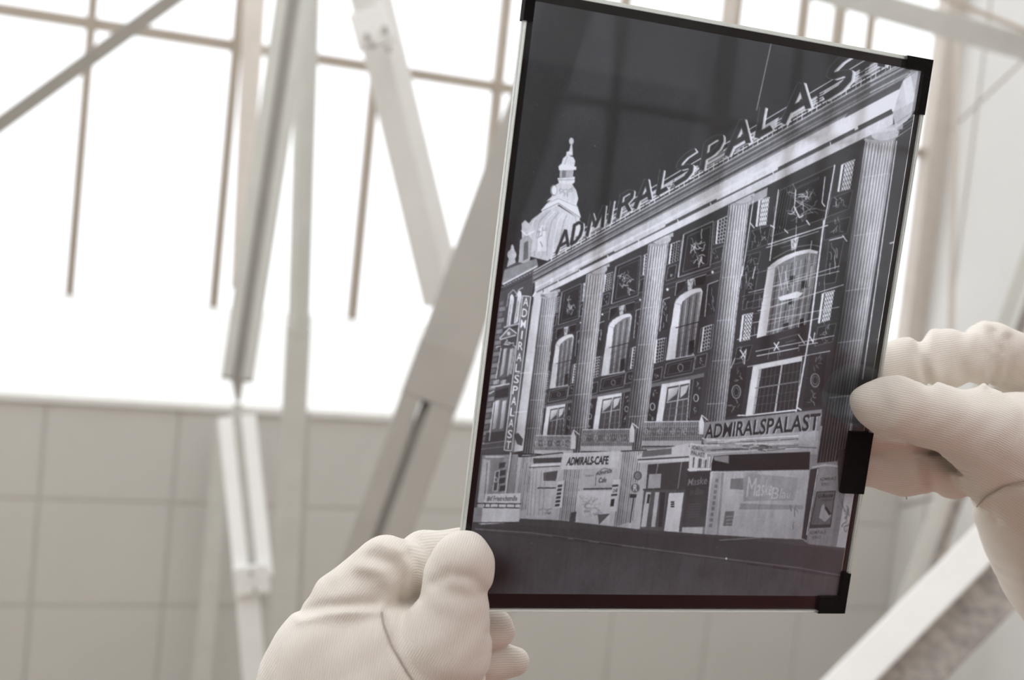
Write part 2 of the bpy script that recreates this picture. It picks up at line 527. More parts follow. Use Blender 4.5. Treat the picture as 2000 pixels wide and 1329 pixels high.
def ln(a, b, w, v, al=1.0):
    a, b = np.asarray(a, float), np.asarray(b, float)
    d = b - a
    L = np.hypot(*d)
    if L < 1e-6: return
    n = np.array([-d[1], d[0]]) / L * w / 2
    fill([a + n, b + n, b - n, a - n], v, al)
def pline(pts, w, v, al=1.0, closed=False):
    pts = list(pts)
    if closed: pts = pts + pts[:1]
    for a, b in zip(pts[:-1], pts[1:]): ln(a, b, w, v, al)
def ell(cx, cy, rx, ry, v, al=1.0, n=20, rot=0.0):
    an = np.linspace(0, 2 * math.pi, n, endpoint=False)
    x, y = rx * np.cos(an), ry * np.sin(an)
    c, s = math.cos(rot), math.sin(rot)
    fill(np.column_stack([cx + x * c - y * s, cy + x * s + y * c]), v, al)
def ring(cx, cy, rx, ry, w, v, al=1.0):
    an = np.linspace(0, 2 * math.pi, 18)
    pline(np.column_stack([cx + rx * np.cos(an), cy + ry * np.sin(an)]), w, v, al)

def homog(src, dst):
    A = []
    for (x, y), (u, v) in zip(src, dst):
        A.append([x, y, 1, 0, 0, 0, -u * x, -u * y, -u]); A.append([0, 0, 0, x, y, 1, -v * x, -v * y, -v])
    return np.linalg.svd(np.array(A, float))[2][-1].reshape(3, 3)
def hmap(Hm, p):
    p = np.asarray(p, float).reshape(-1, 2)
    q = np.column_stack([p, np.ones(len(p))]) @ Hm.T
    return q[:, :2] / q[:, 2:]
FA = homog([(0, 1), (1, 1), (1, 0), (0, 0)], [(1068, 565), (1715, 240), (1603, 1074), (1019, 1015)])
FAI = np.linalg.inv(FA)
def F(a, b): return hmap(FA, [(a, b)])[0]
def Q(a0, a1, b0, b1): return hmap(FA, [(a0, b1), (a1, b1), (a1, b0), (a0, b0)])

# letter shapes from the built-in font
_gl = {}
def glyph(txt, off=0.0):
    if (txt, off) in _gl: return _gl[(txt, off)]
    cu = bpy.data.curves.new('t', 'FONT')
    cu.body = txt; cu.size = 1.0; cu.offset = off; cu.resolution_u = 3
    o = bpy.data.objects.new('t', cu); COL.objects.link(o)
    dg = bpy.context.evaluated_depsgraph_get()
    me = o.evaluated_get(dg).to_mesh()
    co = np.array([v.co[:2] for v in me.vertices])
    tris = [tuple(p.vertices) for p in me.polygons]
    o.evaluated_get(dg).to_mesh_clear()
    bpy.data.objects.remove(o); bpy.data.curves.remove(cu)
    lo, hi = co.min(0), co.max(0)
    co = (co - lo) / (hi - lo)
    _gl[(txt, off)] = (co, tris)
    return co, tris
def text(txt, quad, v, al=1.0, off=0.0):
    """quad: TL TR BR BL"""
    co, tris = glyph(txt, off)
    Hm = homog([(0, 1), (1, 1), (1, 0), (0, 0)], quad)
    p = hmap(Hm, co)
    for t in tris:
        fill(p[list(t)], v, al)
def sq(pts, dx, dy): return [(x + dx, y + dy) for x, y in pts]
def lerp(a, b, t): return (a[0] + (b[0] - a[0]) * t, a[1] + (b[1] - a[1]) * t)
def squiggle(cx, cy, w, h, n, wd, v, al=0.9):
    """carved figure relief: a few short curled strokes"""
    for _ in range(n):
        x, y = cx + random.uniform(-w, w), cy + random.uniform(-h, h)
        a = random.uniform(0, 6.28); p = [(x, y)]
        for _k in range(4):
            a += random.uniform(-0.9, 0.9)
            x += math.cos(a) * w * 0.28; y += math.sin(a) * h * 0.24
            p.append((x, y))
        pline(p, wd, v * random.uniform(0.75, 1.1), al)

# sky of the print, with a reflection on the glass painted in at upper left
fill([(900, -40), (1860, -40), (1860, 700), (900, 700)], 58, 1, 46, ((1050, 0), (1250, 420)))
fill([(1200, -40), (1900, -40), (1900, 500), (1200, 500)], 48, 0.4)
# ---------------- dome tower
LT = 196
def tower():
    dome = [(1060, 413), (1087, 400), (1132, 428), (1141, 450), (1120, 480), (1088, 495), (1070, 510), (1030, 500), (1020, 470), (1024, 448), (1040, 428)]
    fill(dome, 165, 1, 190, ((1025, 470), (1130, 470)))
    for k in range(8):
        x = 1040 + k * 12
        pline([(1068 + k * 8, 408 + k * 2.4), (x + 2, 432), (x - 6, 470), (x - 8, 500)], 1.4, 120 if k % 2 else 215, .7)
    # dome base figures and dormer
    fill([(1019, 437), (1026, 430), (1048, 450), (1046, 490), (1036, 494), (1020, 470)], 178)
    fill([(1016, 470), (1030, 455), (1040, 470), (1034, 520), (1012, 528)], 150)
    fill([(1024, 475), (1032, 470), (1032, 505), (1022, 510)], 90)
    pline([(1018, 450), (1028, 460), (1044, 452)], 2.2, 215)
    fill([(1052, 452), (1060, 438), (1066, 452), (1068, 490), (1050, 492)], 200)
    squiggle(1059, 466, 6, 18, 6, 1.4, 120)
    # ledges
    fill([(1057, 411), (1070, 396), (1090, 382), (1128, 402), (1135, 424), (1132, 428), (1092, 400), (1060, 414)], 205)
    pline([(1060, 412), (1091, 397), (1133, 425)], 1.6, 120)
    pline([(1068, 398), (1091, 388), (1130, 405)], 1.2, 130)
    fill([(1067, 394), (1078, 384), (1080, 365), (1094, 356), (1118, 360), (1126, 372), (1130, 388), (1126, 402), (1092, 386)], 190)
    ell(1082, 372, 7, 11, 120); ell(1083, 372, 5, 9, 205)
    squiggle(1105, 376, 12, 9, 8, 1.2, 130)
    fill([(1089, 348), (1123, 345), (1123, 356), (1118, 360), (1092, 358)], 205)
    fill([(1094, 331), (1121, 331), (1119, 347), (1093, 349)], 160)
    fill([(1099, 333), (1106, 333), (1105, 347), (1098, 347)], 105)
    pline([(1089, 352), (1123, 351)], 1.2, 130)
    fill([(1091, 325), (1098, 319), (1126, 326), (1126, 332), (1092, 333)], 208)
    fill([(1097, 320), (1100, 309), (1108, 303), (1120, 307), (1124, 315), (1122, 325)], 195)
    pline([(1103, 322), (1109, 305)], 1.2, 130)
    fill([(1106, 304), (1107, 297), (1112, 295), (1115, 283), (1118, 283), (1119, 296), (1119, 304)], 190)
    ell(1116.5, 276, 4.6, 7, 175)
    pline([(1107, 298), (1119, 299)], 1.4, 220)
    # vase on the left roof
    ell(1000, 498, 9, 10, 170); fill([(996, 490), (1001, 478), (1006, 490)], 185); fill([(994, 505), (1006, 505), (1009, 520), (990, 522)], 160)
    ell(1001, 484, 3, 6, 190)
tower()
# ---------------- left building
fill([(985, 560), (985, 525), (1010, 512), (1050, 520), (1042, 560), (1030, 640), (1010, 860), (990, 1030), (915, 1030), (930, 900), (975, 575)], 70)
fill([(985, 528), (1048, 505), (1052, 520), (980, 556)], 120)
pline([(982, 556), (1050, 520)], 3.0, 195); pline([(980, 562), (1049, 527)], 1.5, 150); pline([(980, 569), (1046, 537)], 3, 60)
for k in range(12): ln((984 + k * 5.4, 559 - k * 2.8), (984 + k * 5.4, 563 - k * 2.8), 1.5, 60)
for k in range(26):       # quoins
    y = 590 + k * 11
    x = 977 - (y - 590) * 0.125
    fill([(x, y), (x + 8 + 4 * (k % 2), y - 2), (x + 7 + 4 * (k % 2), y + 6), (x - 1, y + 8)], 100 + 30 * (k % 2), .8)
# twin arched windows
for x, y in ((1000, 590), (1015, 583)):
    ell(x, y - 4, 4.2, 11, 205); fill([(x - 4, y - 4), (x + 4, y - 4), (x - 3, y + 46), (x - 11, y + 50)], 190)
    ln((x - 2, y + 5), (x - 8, y + 46), 1.2, 110)
pline([(990, 600), (994, 575), (1003, 566), (1010, 575)], 2, 150); pline([(1008, 580), (1014, 566), (1022, 562)], 2, 160)
ln((984, 640), (1016, 632), 3, 160); ln((984, 645), (1014, 638), 2, 45)
# pediment window
fill([(978, 660), (995, 640), (1008, 650), (1008, 655)], 95); pline([(976, 662), (995, 641), (1010, 652)], 2.4, 190); pline([(976, 664), (1008, 655)], 2.2, 190)
ell(994, 652, 3.5, 4, 185)
squiggle(992, 672, 14, 5, 9, 1.5, 190)
fill([(984, 683), (1004, 676), (996, 735), (972, 740)], 85)
for x in (986, 999):
    fill([(x - 2, 682), (x + 5, 680), (x - 2, 730), (x - 9, 736)], 185, 1, 130, ((x - 6, 700), (x + 4, 702)))
ln((979, 680), (969, 740), 2, 180); ln((1007, 676), (998, 732), 2, 175)
for x in (966, 980): fill([(x - 1, 744), (x + 9, 742), (x + 8, 750), (x - 2, 752)], 185); 
for x in (967, 970, 973, 981, 984, 987): ln((x, 744), (x - 1, 752), 1.3, 70)
ln((960, 757), (996, 750), 3, 170); fill([(968, 764), (994, 757), (992, 775), (966, 779)], 48); pline([(955, 770), (966, 764)], 2, 180)
fill([(966, 783), (993, 776), (984, 842), (956, 846)], 95)
for x in (971, 985):
    fill([(x - 3, 784), (x + 5, 782), (x - 2, 836), (x - 9, 840)], 190, 1, 140, ((x - 6, 800), (x + 4, 802)))
pline([(965, 786), (957, 846)], 2, 190)
fill([(950, 846), (986, 843), (984, 872), (945, 874)], 62); ln((958, 845), (956, 862), 1.5, 190)
fill([(942, 868), (990, 864), (988, 884), (940, 886)], 75); ln((942, 868), (988, 862), 1.5, 130); ln((940, 878), (986, 873), 1.2, 120)
# left ground floor
fill([(942, 890), (1012, 888), (1000, 1010), (930, 1012)], 128)
fill([(944, 897), (958, 900), (950, 990), (932, 990)], 165); ln((952, 905), (946, 985), 2, 110); ln((948, 893), (985, 893), 3, 185)
fill([(958, 900), (984, 893), (978, 962), (955, 962)], 120)
for k in range(4):
    x = 980 + (k % 2); fill([(x - 4, 905 + k * 15), (x + 8, 903 + k * 15), (x + 6, 914 + k * 15), (x - 6, 916 + k * 15)], 62)
fill([(968, 922), (976, 920), (971, 960), (963, 960)], 70); pline([(968, 922), (976, 920), (971, 960), (963, 960)], 1.5, 185, closed=True); ring(969, 938, 2.5, 5, 1.2, 190)
ln((998, 884), (987, 965), 2.5, 190); ln((1001, 884), (990, 965), 1.2, 80)
# vertical neon sign
tl, tr_, br, bl = (1021, 578), (1037, 580), (1000, 881), (985, 880)
fill([tl, tr_, br, bl], 92)
pline([tl, tr_, br, bl], 1.6, 205, closed=True)
word = "ADMIRALSPALAST"
for k, ch in enumerate(word):
    t0, t1 = (k + .14) / 14, (k + .90) / 14
    a, b, c, d_ = lerp(tl, bl, t0), lerp(tr_, br, t0), lerp(tr_, br, t1), lerp(tl, bl, t1)
    q = [lerp(a, b, .18), lerp(a, b, .82), lerp(d_, c, .82), lerp(d_, c, .18)]
    if ch == 'I': q = [lerp(a, b, .4), lerp(a, b, .6), lerp(d_, c, .6), lerp(d_, c, .4)]
    text(ch, sq(q, 1.0, .4), 60, 1, 0.03); text(ch, q, 212, 1, 0.012)
# light pilaster beside the sign
fill([(1046, 556), (1062, 552), (1030, 880), (1001, 884), (1022, 740), (1040, 600)], 168, 1, 196, ((1018, 740), (1045, 742)))
pline([(1041, 580), (1052, 560), (1056, 545), (1044, 535)], 3, 205)
pline([(1040, 596), (1003, 884)], 1.4, 90); ln((1010, 730), (1040, 728), 1.2, 215, .8); ln((1004, 806), (1034, 804), 1.2, 215, .8)
# ---------------- main facade wall
fill([F(-0.02, 0.28), F(-0.02, 1.02), F(1.25, 1.02), F(1.25, 0.28)], 54)
fill([F(-0.03, 0.0), F(-0.03, 0.30), F(1.25, 0.30), F(1.25, 0.0)], 130)
CA = [0.0, 0.247, 0.493, 0.715, 1.0]
RBAY = (1306, 458, 1425, 400)
def sb(x, y):
    a, b = hmap(FAI, [(x, y)])[0]
    return ((a - CA[2]) / (CA[3] - CA[2]), b)
def bay(k):
    a0, w = CA[k], CA[k + 1] - CA[k]
    sc_ = (0.55, 0.75, 1.0)[k]
    def P(pts): return [F(a0 + w * sb(*p)[0], sb(*p)[1]) for p in pts]
    # faint ashlar joints and frieze lines
    for y0, y1 in ((557, 521), (566, 530)): pline(P([(1300, y0), (1409, y1)]), 1.4 * sc_, 92)
    # centre relief
    pan = [(1336, 458), (1394, 432), (1387, 522), (1325, 542)]
    fill(P(pan), 44); pline(P(pan), 2.2 * sc_, 118, closed=True); pline(P([pan[0], pan[3]]), 2.6 * sc_, 160)
    inn = [(1344, 462), (1389, 442), (1383, 516), (1334, 532)]
    pline(P(inn), 1.1 * sc_, 98, closed=True)
    c = P([(1361, 488)])[0]
    squiggle(c[0], c[1], 12 * sc_, 22 * sc_, 16, 1.5 * sc_ + .3, 178)
    squiggle(c[0], c[1] + 6 * sc_, 8 * sc_, 18 * sc_, 9, 1.2, 120)
    # lattice panels
    def grille(q):
        q = P(q)
        fill([lerp(q[0], q[1], -.22), lerp(q[1], q[0], -.15), lerp(q[2], q[3], -.15), lerp(q[3], q[2], -.22)], 40)
        pline([lerp(q[0], q[1], -.3), lerp(q[1], q[0], -.2), lerp(q[2], q[3], -.2), lerp(q[3], q[2], -.3)], 1.3, 120, .9, True)
        fill(q, 60)
        ln(q[0], q[3], 3.0 * sc_, 205); ln(q[0], q[1], 2.0 * sc_, 195)
        fill([lerp(q[0], q[1], .1), q[1], q[2], lerp(q[3], q[2], .1)], 150)
        for i in range(3):
            for j in range(7):
                u, v = (i + .75) / 3.3, (j + .5) / 7
                p = lerp(lerp(q[0], q[1], u), lerp(q[3], q[2], u), v)
                ell(p[0], p[1], 2.1 * sc_, 2.9 * sc_, 40, .95, 8)
    grille([(1312, 477), (1328, 471), (1324, 509), (1307, 516)])
    grille([(1403, 431), (1422, 422), (1416, 473), (1399, 477)])
    grille([(1283, 665), (1299, 661), (1295, 705), (1279, 710)])
    grille([(1375, 640), (1391, 635), (1386, 682), (1369, 688)])
    # small square reliefs
    for q in ([(1306, 522), (1322, 517), (1318, 543), (1301, 549)], [(1393, 487), (1414, 480), (1409, 510), (1388, 517)],
              [(1276, 722), (1294, 717), (1291, 742), (1272, 747)], [(1360, 696), (1382, 690), (1378, 716), (1356, 722)]):
        p = P(q); fill(p, 44); pline(p, 1.3, 112, 1, True)
        cc = np.mean(p, 0); squiggle(cc[0], cc[1], 4 * sc_, 7 * sc_, 4, 1.2, 150)
    # tall side reliefs by the arch
    for q in ([(1296, 586), (1309, 581), (1304, 643), (1289, 648)], [(1383, 556), (1404, 548), (1396, 612), (1377, 619)]):
        p = P(q); fill(p, 46); pline([p[3], p[0], p[1]], 1.8 * sc_, 165)
        cc = np.mean(p, 0); squiggle(cc[0], cc[1], 3.5 * sc_, 18 * sc_, 6, 1.3, 140)
    for q in ((1291, 572), (1304, 566), (1392, 532)):
        p = P([q])[0]; ell(p[0], p[1], 2.4 * sc_, 2.8 * sc_, 200)
    # spandrel panels and keystone
    for q in ([(1322, 553), (1341, 547), (1336, 562), (1319, 578)], [(1357, 543), (1380, 536), (1376, 556), (1358, 558)]):
        p = P(q); fill(p, 38); pline([p[3], p[0], p[1]], 1.5 * sc_, 150)
    ks = P([(1343, 547), (1356, 543), (1352, 566), (1344, 568)]); fill(ks, 170); cc = np.mean(ks, 0); squiggle(cc[0], cc[1], 4 * sc_, 8 * sc_, 5, 1.1, 90)
    # arched window
    outer = [(1301, 703), (1318, 592), (1321, 585), (1328, 578), (1338, 571), (1349, 566), (1360, 563), (1370, 564), (1373, 570), (1364, 632), (1356, 693)]
    fill(P(outer), 196)
    inner = [(1319, 701), (1330, 597), (1334, 590), (1340, 584), (1350, 577), (1360, 572), (1370, 570), (1364, 632), (1356, 693)]
    fill(P(inner), 112, 1, 80, (P([(1350, 580)])[0], P([(1340, 695)])[0]))
    pline(P([(1318, 592), (1328, 578), (1349, 566), (1370, 562)]), 1.2, 110, .8)
    pline(P([(1318, 592), (1330, 596)]), 1.2, 130, .8); 
    fill(P([(1310, 640), (1323, 637), (1319, 701), (1301, 703)]), 178, .8)
    for k2 in range(6):
        u = (k2 + .6) / 6
        a = lerp((1331, 590), (1371, 571), u); b = lerp((1319, 701), (1356, 693), u)
        pline(P([a, b]), 1.5 * sc_, 175 if k2 % 2 else 45, .85)
    pline(P([(1320, 641), (1366, 629)]), 1.8 * sc_, 38)
    for v in (.55, .68, .8, .9): pline(P([lerp((1330, 597), (1319, 701), v), lerp((1370, 571), (1356, 693), v)]), 1.0, 60, .6)
    fill(P([(1347, 667), (1357, 664), (1355, 690), (1345, 693)]), 38)
    pline(P([(1301, 704), (1357, 694)]), 1.5, 190)
    # panel with oval below the sill
    q = P([(1302, 711), (1358, 697), (1353, 728), (1297, 739)]); fill(q, 42); pline(q, 1.3, 118, 1, True)
    q2 = P([(1308, 714), (1352, 704), (1348, 724), (1303, 733)]); pline(q2, 1.0, 88, 1, True)
    cc = np.mean(q, 0); ring(cc[0] + 2 * sc_, cc[1], 5 * sc_, 7 * sc_, 1.6 * sc_, 125)
    # string course
    fill(P([(1268, 751), (1376, 729), (1375, 737), (1267, 760)]), 96, .9)
    # lower window
    fill(P([(1293, 751), (1349, 742), (1342, 826), (1280, 834)]), 190)
    fill(P([(1304, 757), (1347, 749), (1341, 826), (1293, 832)]), 66)
    fill(P([(1306, 760), (1326, 756), (1322, 770), (1303, 786)]), 195, 1, 120, (P([(1306, 760)])[0], P([(1322, 784)])[0]))
    fill(P([(1330, 756), (1346, 752), (1340, 768), (1329, 778)]), 175, .95)
    for a, b, w_, v in (((1328, 752), (1318, 830), 2.2, 165), ((1302, 787), (1344, 779), 2.0, 150), ((1311, 788), (1305, 830), 1.2, 130), ((1335, 781), (1331, 826), 1.2, 120),
                        ((1304, 800), (1342, 793), 1.0, 95), ((1302, 814), (1341, 808), 1.0, 95)):
        pline(P([a, b]), w_ * sc_ + .2, v)
    # ring reliefs beside it
    for q in ([(1271, 757), (1289, 753), (1280, 830), (1260, 834)], [(1355, 740), (1374, 736), (1365, 812), (1346, 818)]):
        p = P(q); fill(p, 46); pline([p[3], p[0], p[1]], 1.4, 105)
        cc = lerp(lerp(p[0], p[1], .5), lerp(p[3], p[2], .5), .52); ring(cc[0], cc[1], 4.5 * sc_, 7 * sc_, 1.8 * sc_, 150)
        for t in (.2, .82):
            cc = lerp(lerp(p[0], p[1], .5), lerp(p[3], p[2], .5), t); squiggle(cc[0], cc[1], 3.5 * sc_, 6 * sc_, 5, 1.2, 150)
for k in range(3): bay(k)

# ---------------- wide fourth bay, behind scaffolding
fill(Q(0.735, 0.98, 0.34, 0.985), 52)
fill([(1462, 385), (1500, 366), (1498, 384), (1462, 402)], 150)
def grille4(q, n=4, m_=6):
    fill(q, 42)
    ln(q[0], q[3], 4.5, 200); ln(q[0], q[1], 2.5, 180)
    fill([lerp(q[0], q[1], .16), lerp(q[0], q[1], .97), lerp(q[3], q[2], .97), lerp(q[3], q[2], .16)], 44)
    for i in range(n):
        for j in range(m_):
            u0, u1, v0, v1 = .2 + .76 * i / n, .2 + .76 * (i + 1) / n, j / m_, (j + 1) / m_
            c = lambda u, v: lerp(lerp(q[0], q[1], u), lerp(q[3], q[2], u), v)
            ln(c(u0, v0), c(u1, v1), 1.5, 190); ln(c(u1, v0), c(u0, v1), 1.5, 190)
            ell(*c((u0 + u1) / 2, (v0 + v1) / 2), 1.7, 1.9, 205)
grille4([(1484, 391), (1504, 386), (1498, 440), (1478, 443)]); grille4([(1646, 322), (1671, 312), (1662, 370), (1638, 375)])
grille4([(1452, 616), (1472, 612), (1466, 664), (1446, 668)], 3, 7); grille4([(1608, 574), (1631, 568), (1622, 626), (1600, 632)], 4, 7)
rp = [(1524, 372), (1632, 322), (1616, 425), (1506, 462)]
fill(rp, 40); pline(rp, 1.5, 105, 1, True)
for k in range(5): ln(lerp(rp[0], rp[1], .04 + k * .05), lerp(rp[3], rp[2], .04 + k * .05), 1.1, 85)
for k in range(18): ln(lerp((1542, 372), (1600, 345), k / 17), (lerp((1542, 372), (1600, 345), k / 17)[0] - 1, lerp((1542, 372), (1600, 345), k / 17)[1] + 6), 1, 100)
squiggle(1568, 400, 26, 24, 26, 1.4, 130); squiggle(1566, 400, 18, 20, 10, 1.8, 175)
for q in ([(1467, 452), (1506, 440), (1498, 478), (1460, 492)], [(1624, 388), (1666, 372), (1658, 408), (1616, 424)], [(1612, 436), (1662, 424), (1655, 456), (1610, 470)],
          [(1455, 500), (1486, 492), (1478, 528), (1450, 540)], [(1620, 470), (1650, 464), (1632, 552), (1610, 556)], [(1460, 532), (1482, 526), (1470, 600), (1450, 606)],
          [(1598, 640), (1634, 632), (1626, 668), (1592, 676)], [(1440, 680), (1470, 674), (1462, 704), (1434, 712)]):
    fill(q, 42); pline(q, 1.2, 96, 1, True)
    cc = np.mean(q, 0); hh = (max(p[1] for p in q) - min(p[1] for p in q)) / 3.6; squiggle(cc[0], cc[1], 8, hh, 9, 1.3, 140)
# arch of the fourth bay
fill([(1478, 661), (1500, 524), (1508, 516), (1519, 508), (1536, 499), (1555, 492), (1568, 489), (1581, 487), (1598, 491), (1590, 560), (1575, 634)], 198)
fill([(1497, 657), (1515, 522), (1528, 513), (1555, 500), (1579, 494), (1598, 496), (1590, 560), (1575, 634)], 116, 1, 95, ((1550, 510), (1540, 640)))
for k in range(9):
    u = (k + .5) / 9
    ln(lerp((1516, 524), (1597, 498), u), lerp((1498, 657), (1575, 634), u), 1.5, 165 if k % 3 else 45, .85)
for v in np.linspace(.12, .95, 8): ln(lerp((1515, 522), (1497, 657), v), lerp((1598, 496), (1575, 634), v), 1.1, 165, .8)
for q in ((1548, 546), (1571, 556), (1536, 638), (1566, 630), (1546, 588)): fill([(q[0] - 5, q[1] - 6), (q[0] + 5, q[1] - 8), (q[0] + 4, q[1] + 6), (q[0] - 6, q[1] + 8)], 36)
fill([(1520, 581), (1556, 570), (1570, 572), (1560, 582), (1524, 588)], 200)
fill([(1545, 468), (1561, 462), (1556, 486), (1546, 490)], 175); squiggle(1552, 476, 5, 9, 6, 1.1, 90)
pline([(1510, 506), (1535, 492), (1560, 482), (1585, 478), (1604, 482)], 1.6, 120)
# scaffold tubes
SC = 205
for a, b, w in (((1521, 370), (1504, 510), 2.2), ((1631, 322), (1610, 440), 2.2), ((1610, 430), (1582, 650), 3.4), ((1582, 650), (1555, 805), 3.2), ((1472, 392), (1450, 540), 1.8),
    ((1452, 520), (1432, 620), 1.8), ((1500, 478), (1618, 440), 2.4), ((1497, 484), (1600, 452), 1.3), ((1509, 560), (1640, 520), 1.2), ((1462, 572), (1640, 530), 1.1), ((1480, 608), (1650, 556), 1.4),
    ((1465, 632), (1640, 600), 1.1), ((1440, 664), (1600, 622), 1.2), ((1476, 687), (1630, 656), 1.4), ((1478, 696), (1560, 680), 1.8), ((1455, 718), (1622, 686), 1.4), ((1555, 370), (1552, 404), 2),
    ((1552, 404), (1562, 426), 2.6), ((1562, 426), (1570, 420), 2.2), ((1612, 345), (1606, 396), 2), ((1606, 396), (1612, 404), 2.4), ((1466, 436), (1474, 446), 2.4), ((1505, 440), (1514, 446), 2.4),
    ((1532, 448), (1540, 456), 2.2), ((1575, 430), (1582, 440), 3), ((1620, 470), (1650, 462), 1.8), ((1646, 460), (1655, 472), 2.2), ((1476, 520), (1470, 545), 1.8), ((1586, 520), (1580, 560), 1.4), ((1520, 520), (1528, 568), 1.2),
    ((1534, 530), (1540, 568), 1.2), ((1556, 440), (1548, 600), 1.0), ((1586, 470), (1560, 640), 1.2), ((1512, 670), (1522, 684), 2.4), ((1512, 686), (1522, 668), 2.4), ((1560, 654), (1572, 672), 2.2), ((1580, 654), (1588, 668), 2.6), ((1592, 650), (1588, 672), 2),
    ((1446, 684), (1456, 700), 2.6), ((1448, 700), (1458, 684), 2.2), ((1458, 682), (1454, 712), 1.8), ((1598, 670), (1560, 676), 1.4), ((1436, 700), (1428, 720), 1.4), ((1440, 812), (1456, 812), 2.4), ((1556, 796), (1566, 802), 3)):
    ln(a, b, w, SC, .92)
for k in range(26):
    x, y = random.uniform(1440, 1640), random.uniform(400, 690)
    ln((x, y), (x + random.uniform(-3, 3), y + random.uniform(6, 26)), 1.0, 165, .7)
for k in range(20):
    x, y = random.uniform(1445, 1600), random.uniform(420, 690)
    L_ = random.uniform(14, 50); ln((x, y), (x + L_, y - L_ * .27), 1.0, 150, .6)
# lower window of the fourth bay
fill([(1471, 716), (1568, 695), (1567, 704), (1556, 803), (1456, 814)], 196)
fill([(1483, 722), (1566, 706), (1555, 800), (1470, 810)], 46)
fill([(1483, 722), (1488, 721), (1475, 808), (1470, 810)], 150)
ln((1528, 712), (1514, 806), 3.2, 170); ln((1475, 759), (1560, 746), 2.4, 120)
for k in (.1, .2, .3, .4, .62, .72, .82, .92): ln(lerp((1483, 722), (1566, 706), k), lerp((1470, 810), (1555, 800), k), .9, 88)
for k in (.2, .62, .8): ln(lerp((1483, 722), (1470, 810), k), lerp((1566, 706), (1555, 800), k), .9, 88)
for q in ([(1428, 722), (1460, 716), (1448, 810), (1418, 816)], [(1582, 694), (1616, 688), (1604, 794), (1568, 798)]):
    fill(q, 42)
    for t, rr in ((.18, 0), (.5, 1), (.82, 0)):
        cc = lerp(lerp(q[0], q[1], .5), lerp(q[3], q[2], .5), t)
        if rr: ring(cc[0], cc[1], 8.5, 13, 2.4, 120); ring(cc[0], cc[1], 5, 8, 1.3, 110)
        else: squiggle(cc[0], cc[1], 7, 10, 7, 1.5, 120)

# ---------------- fluted columns
COLS = [((1058, 580), (1087, 578), (1056, 850), (1025, 850), 7, 78, 186), ((1146, 534), (1182, 528), (1146, 850), (1110, 852), 7, 80, 190),
        ((1267, 476), (1306, 470), (1262, 830), (1223, 832), 8, 76, 192), ((1424, 396), (1464, 390), (1414, 830), (1372, 832), 8, 70, 190),
        ((1691, 272), (1750, 262), (1650, 900), (1596, 905), 10, 44, 172)]
for i, (a, b, c, d_, n, v0, v1) in enumerate(COLS):
    # extend the first four down to the shop fronts
    if i < 4:
        k = 0.19 if i < 3 else 0.13
        c, d_ = lerp(b, c, 1 + k), lerp(a, d_, 1 + k)
    fill([a, b, c, d_], v0, 1, v1, (lerp(a, d_, .5), lerp(b, c, .5)))
    for j in range(n):
        u = 1 - (1 - (j + .5) / n) ** 1.12
        w = np.hypot(b[0] - a[0], 0) / n
        sh = .30 if i == 4 else .42
        ln(lerp(a, b, u), lerp(d_, c, u), w * .38, 34, sh + .2 * (1 - u))
        ln(lerp(a, b, u + .5 / n), lerp(d_, c, u + .5 / n), w * .25, 225, .35 * u + .12)
    for t in (.12, .3, .47, .63, .8):
        p, q = lerp(a, d_, t), lerp(b, c, t)
        ln(lerp(p, q, .1), lerp(q, p, .05), 1.1, 200, .55)
    # capital
    w = b[0] - a[0]
    cx, cy = (a[0] + b[0]) / 2 + 1, (a[1] + b[1]) / 2 - 2
    ell(cx, cy, w * .60, w * .26, 150, 1, 24, -.14); ell(cx, cy - w * .09, w * .62, w * .22, 112, 1, 24, -.14)
    ell(cx + w * .14, cy - w * .05, w * .46, w * .2, 180, .8, 24, -.14)
    fill([(cx - w * .66, cy - w * .18), (cx + w * .72, cy - w * .42), (cx + w * .72, cy - w * .22), (cx - w * .6, cy - w * .02)], 190, .75)
# wall strip right of the last column
fill([(1755, 262), (1800, 235), (1690, 930), (1655, 900)], 58)
ln((1752, 275), (1685, 742), 2.2, 185); 
for q in ([(1771, 348), (1782, 344), (1754, 478), (1747, 476)], [(1738, 540), (1752, 536), (1722, 660), (1716, 658)]): fill(q, 165, 1, 120, (q[0], q[1]))
pline([(1738, 476), (1756, 470)], 3, 170); pline([(1713, 664), (1726, 658)], 2.5, 110)

# ---------------- entablature
def yl(y0, x): return 943 - (943 - y0) * (x - 311) / 1158.0
def band(y0, y1, v, x0=1048, x1=1812, v2=None, al=1.0):
    pts = [(x0, yl(y0, x0)), (x1, yl(y0, x1)), (x1, yl(y1, x1)), (x0, yl(y1, x0))]
    if v2 is None: fill(pts, v, al)
    else: fill(pts, v, al, v2, ((1400, yl(y0, 1400)), (1400 + .49 * (y1 - y0) * .9, yl(y1, 1400))))
band(286, 326, 92, 1040)
for y, w, v in ((289, 1.6, 190), (294, 1.2, 70), (298, 1.8, 150), (303, 1.4, 60), (308, 2.2, 118), (313, 1.3, 165), (318, 2.6, 56), (323, 1.4, 140)):
    ln((1042, yl(y, 1042)), (1800, yl(y, 1800)), w, v)
band(325, 358, 176, 1045, 1805, 206)
band(341, 347, 214, 1045, 1790, None, .6)
band(357, 361, 84, 1048, 1745)
band(361, 377, 198, 1062, 1745, 186)
ln((1075, yl(378, 1075)), (1690, yl(378, 1690)), 1.6, 60)
for x0, x1 in ((1520, 1670), (1300, 1400), (1130, 1200)):
    fill([(x0, yl(353, x0)), (x1, yl(353, x1)), (x1, yl(359, x1)), (x0, yl(359, x0))], 70)
fill([(1676, yl(352, 1676)), (1742, yl(352, 1742)), (1744, yl(360, 1744)), (1678, yl(361, 1678))], 68)
fill([(1660, yl(318, 1660)), (1762, yl(318, 1762)), (1758, yl(327, 1758)), (1650, yl(327, 1650))], 78)
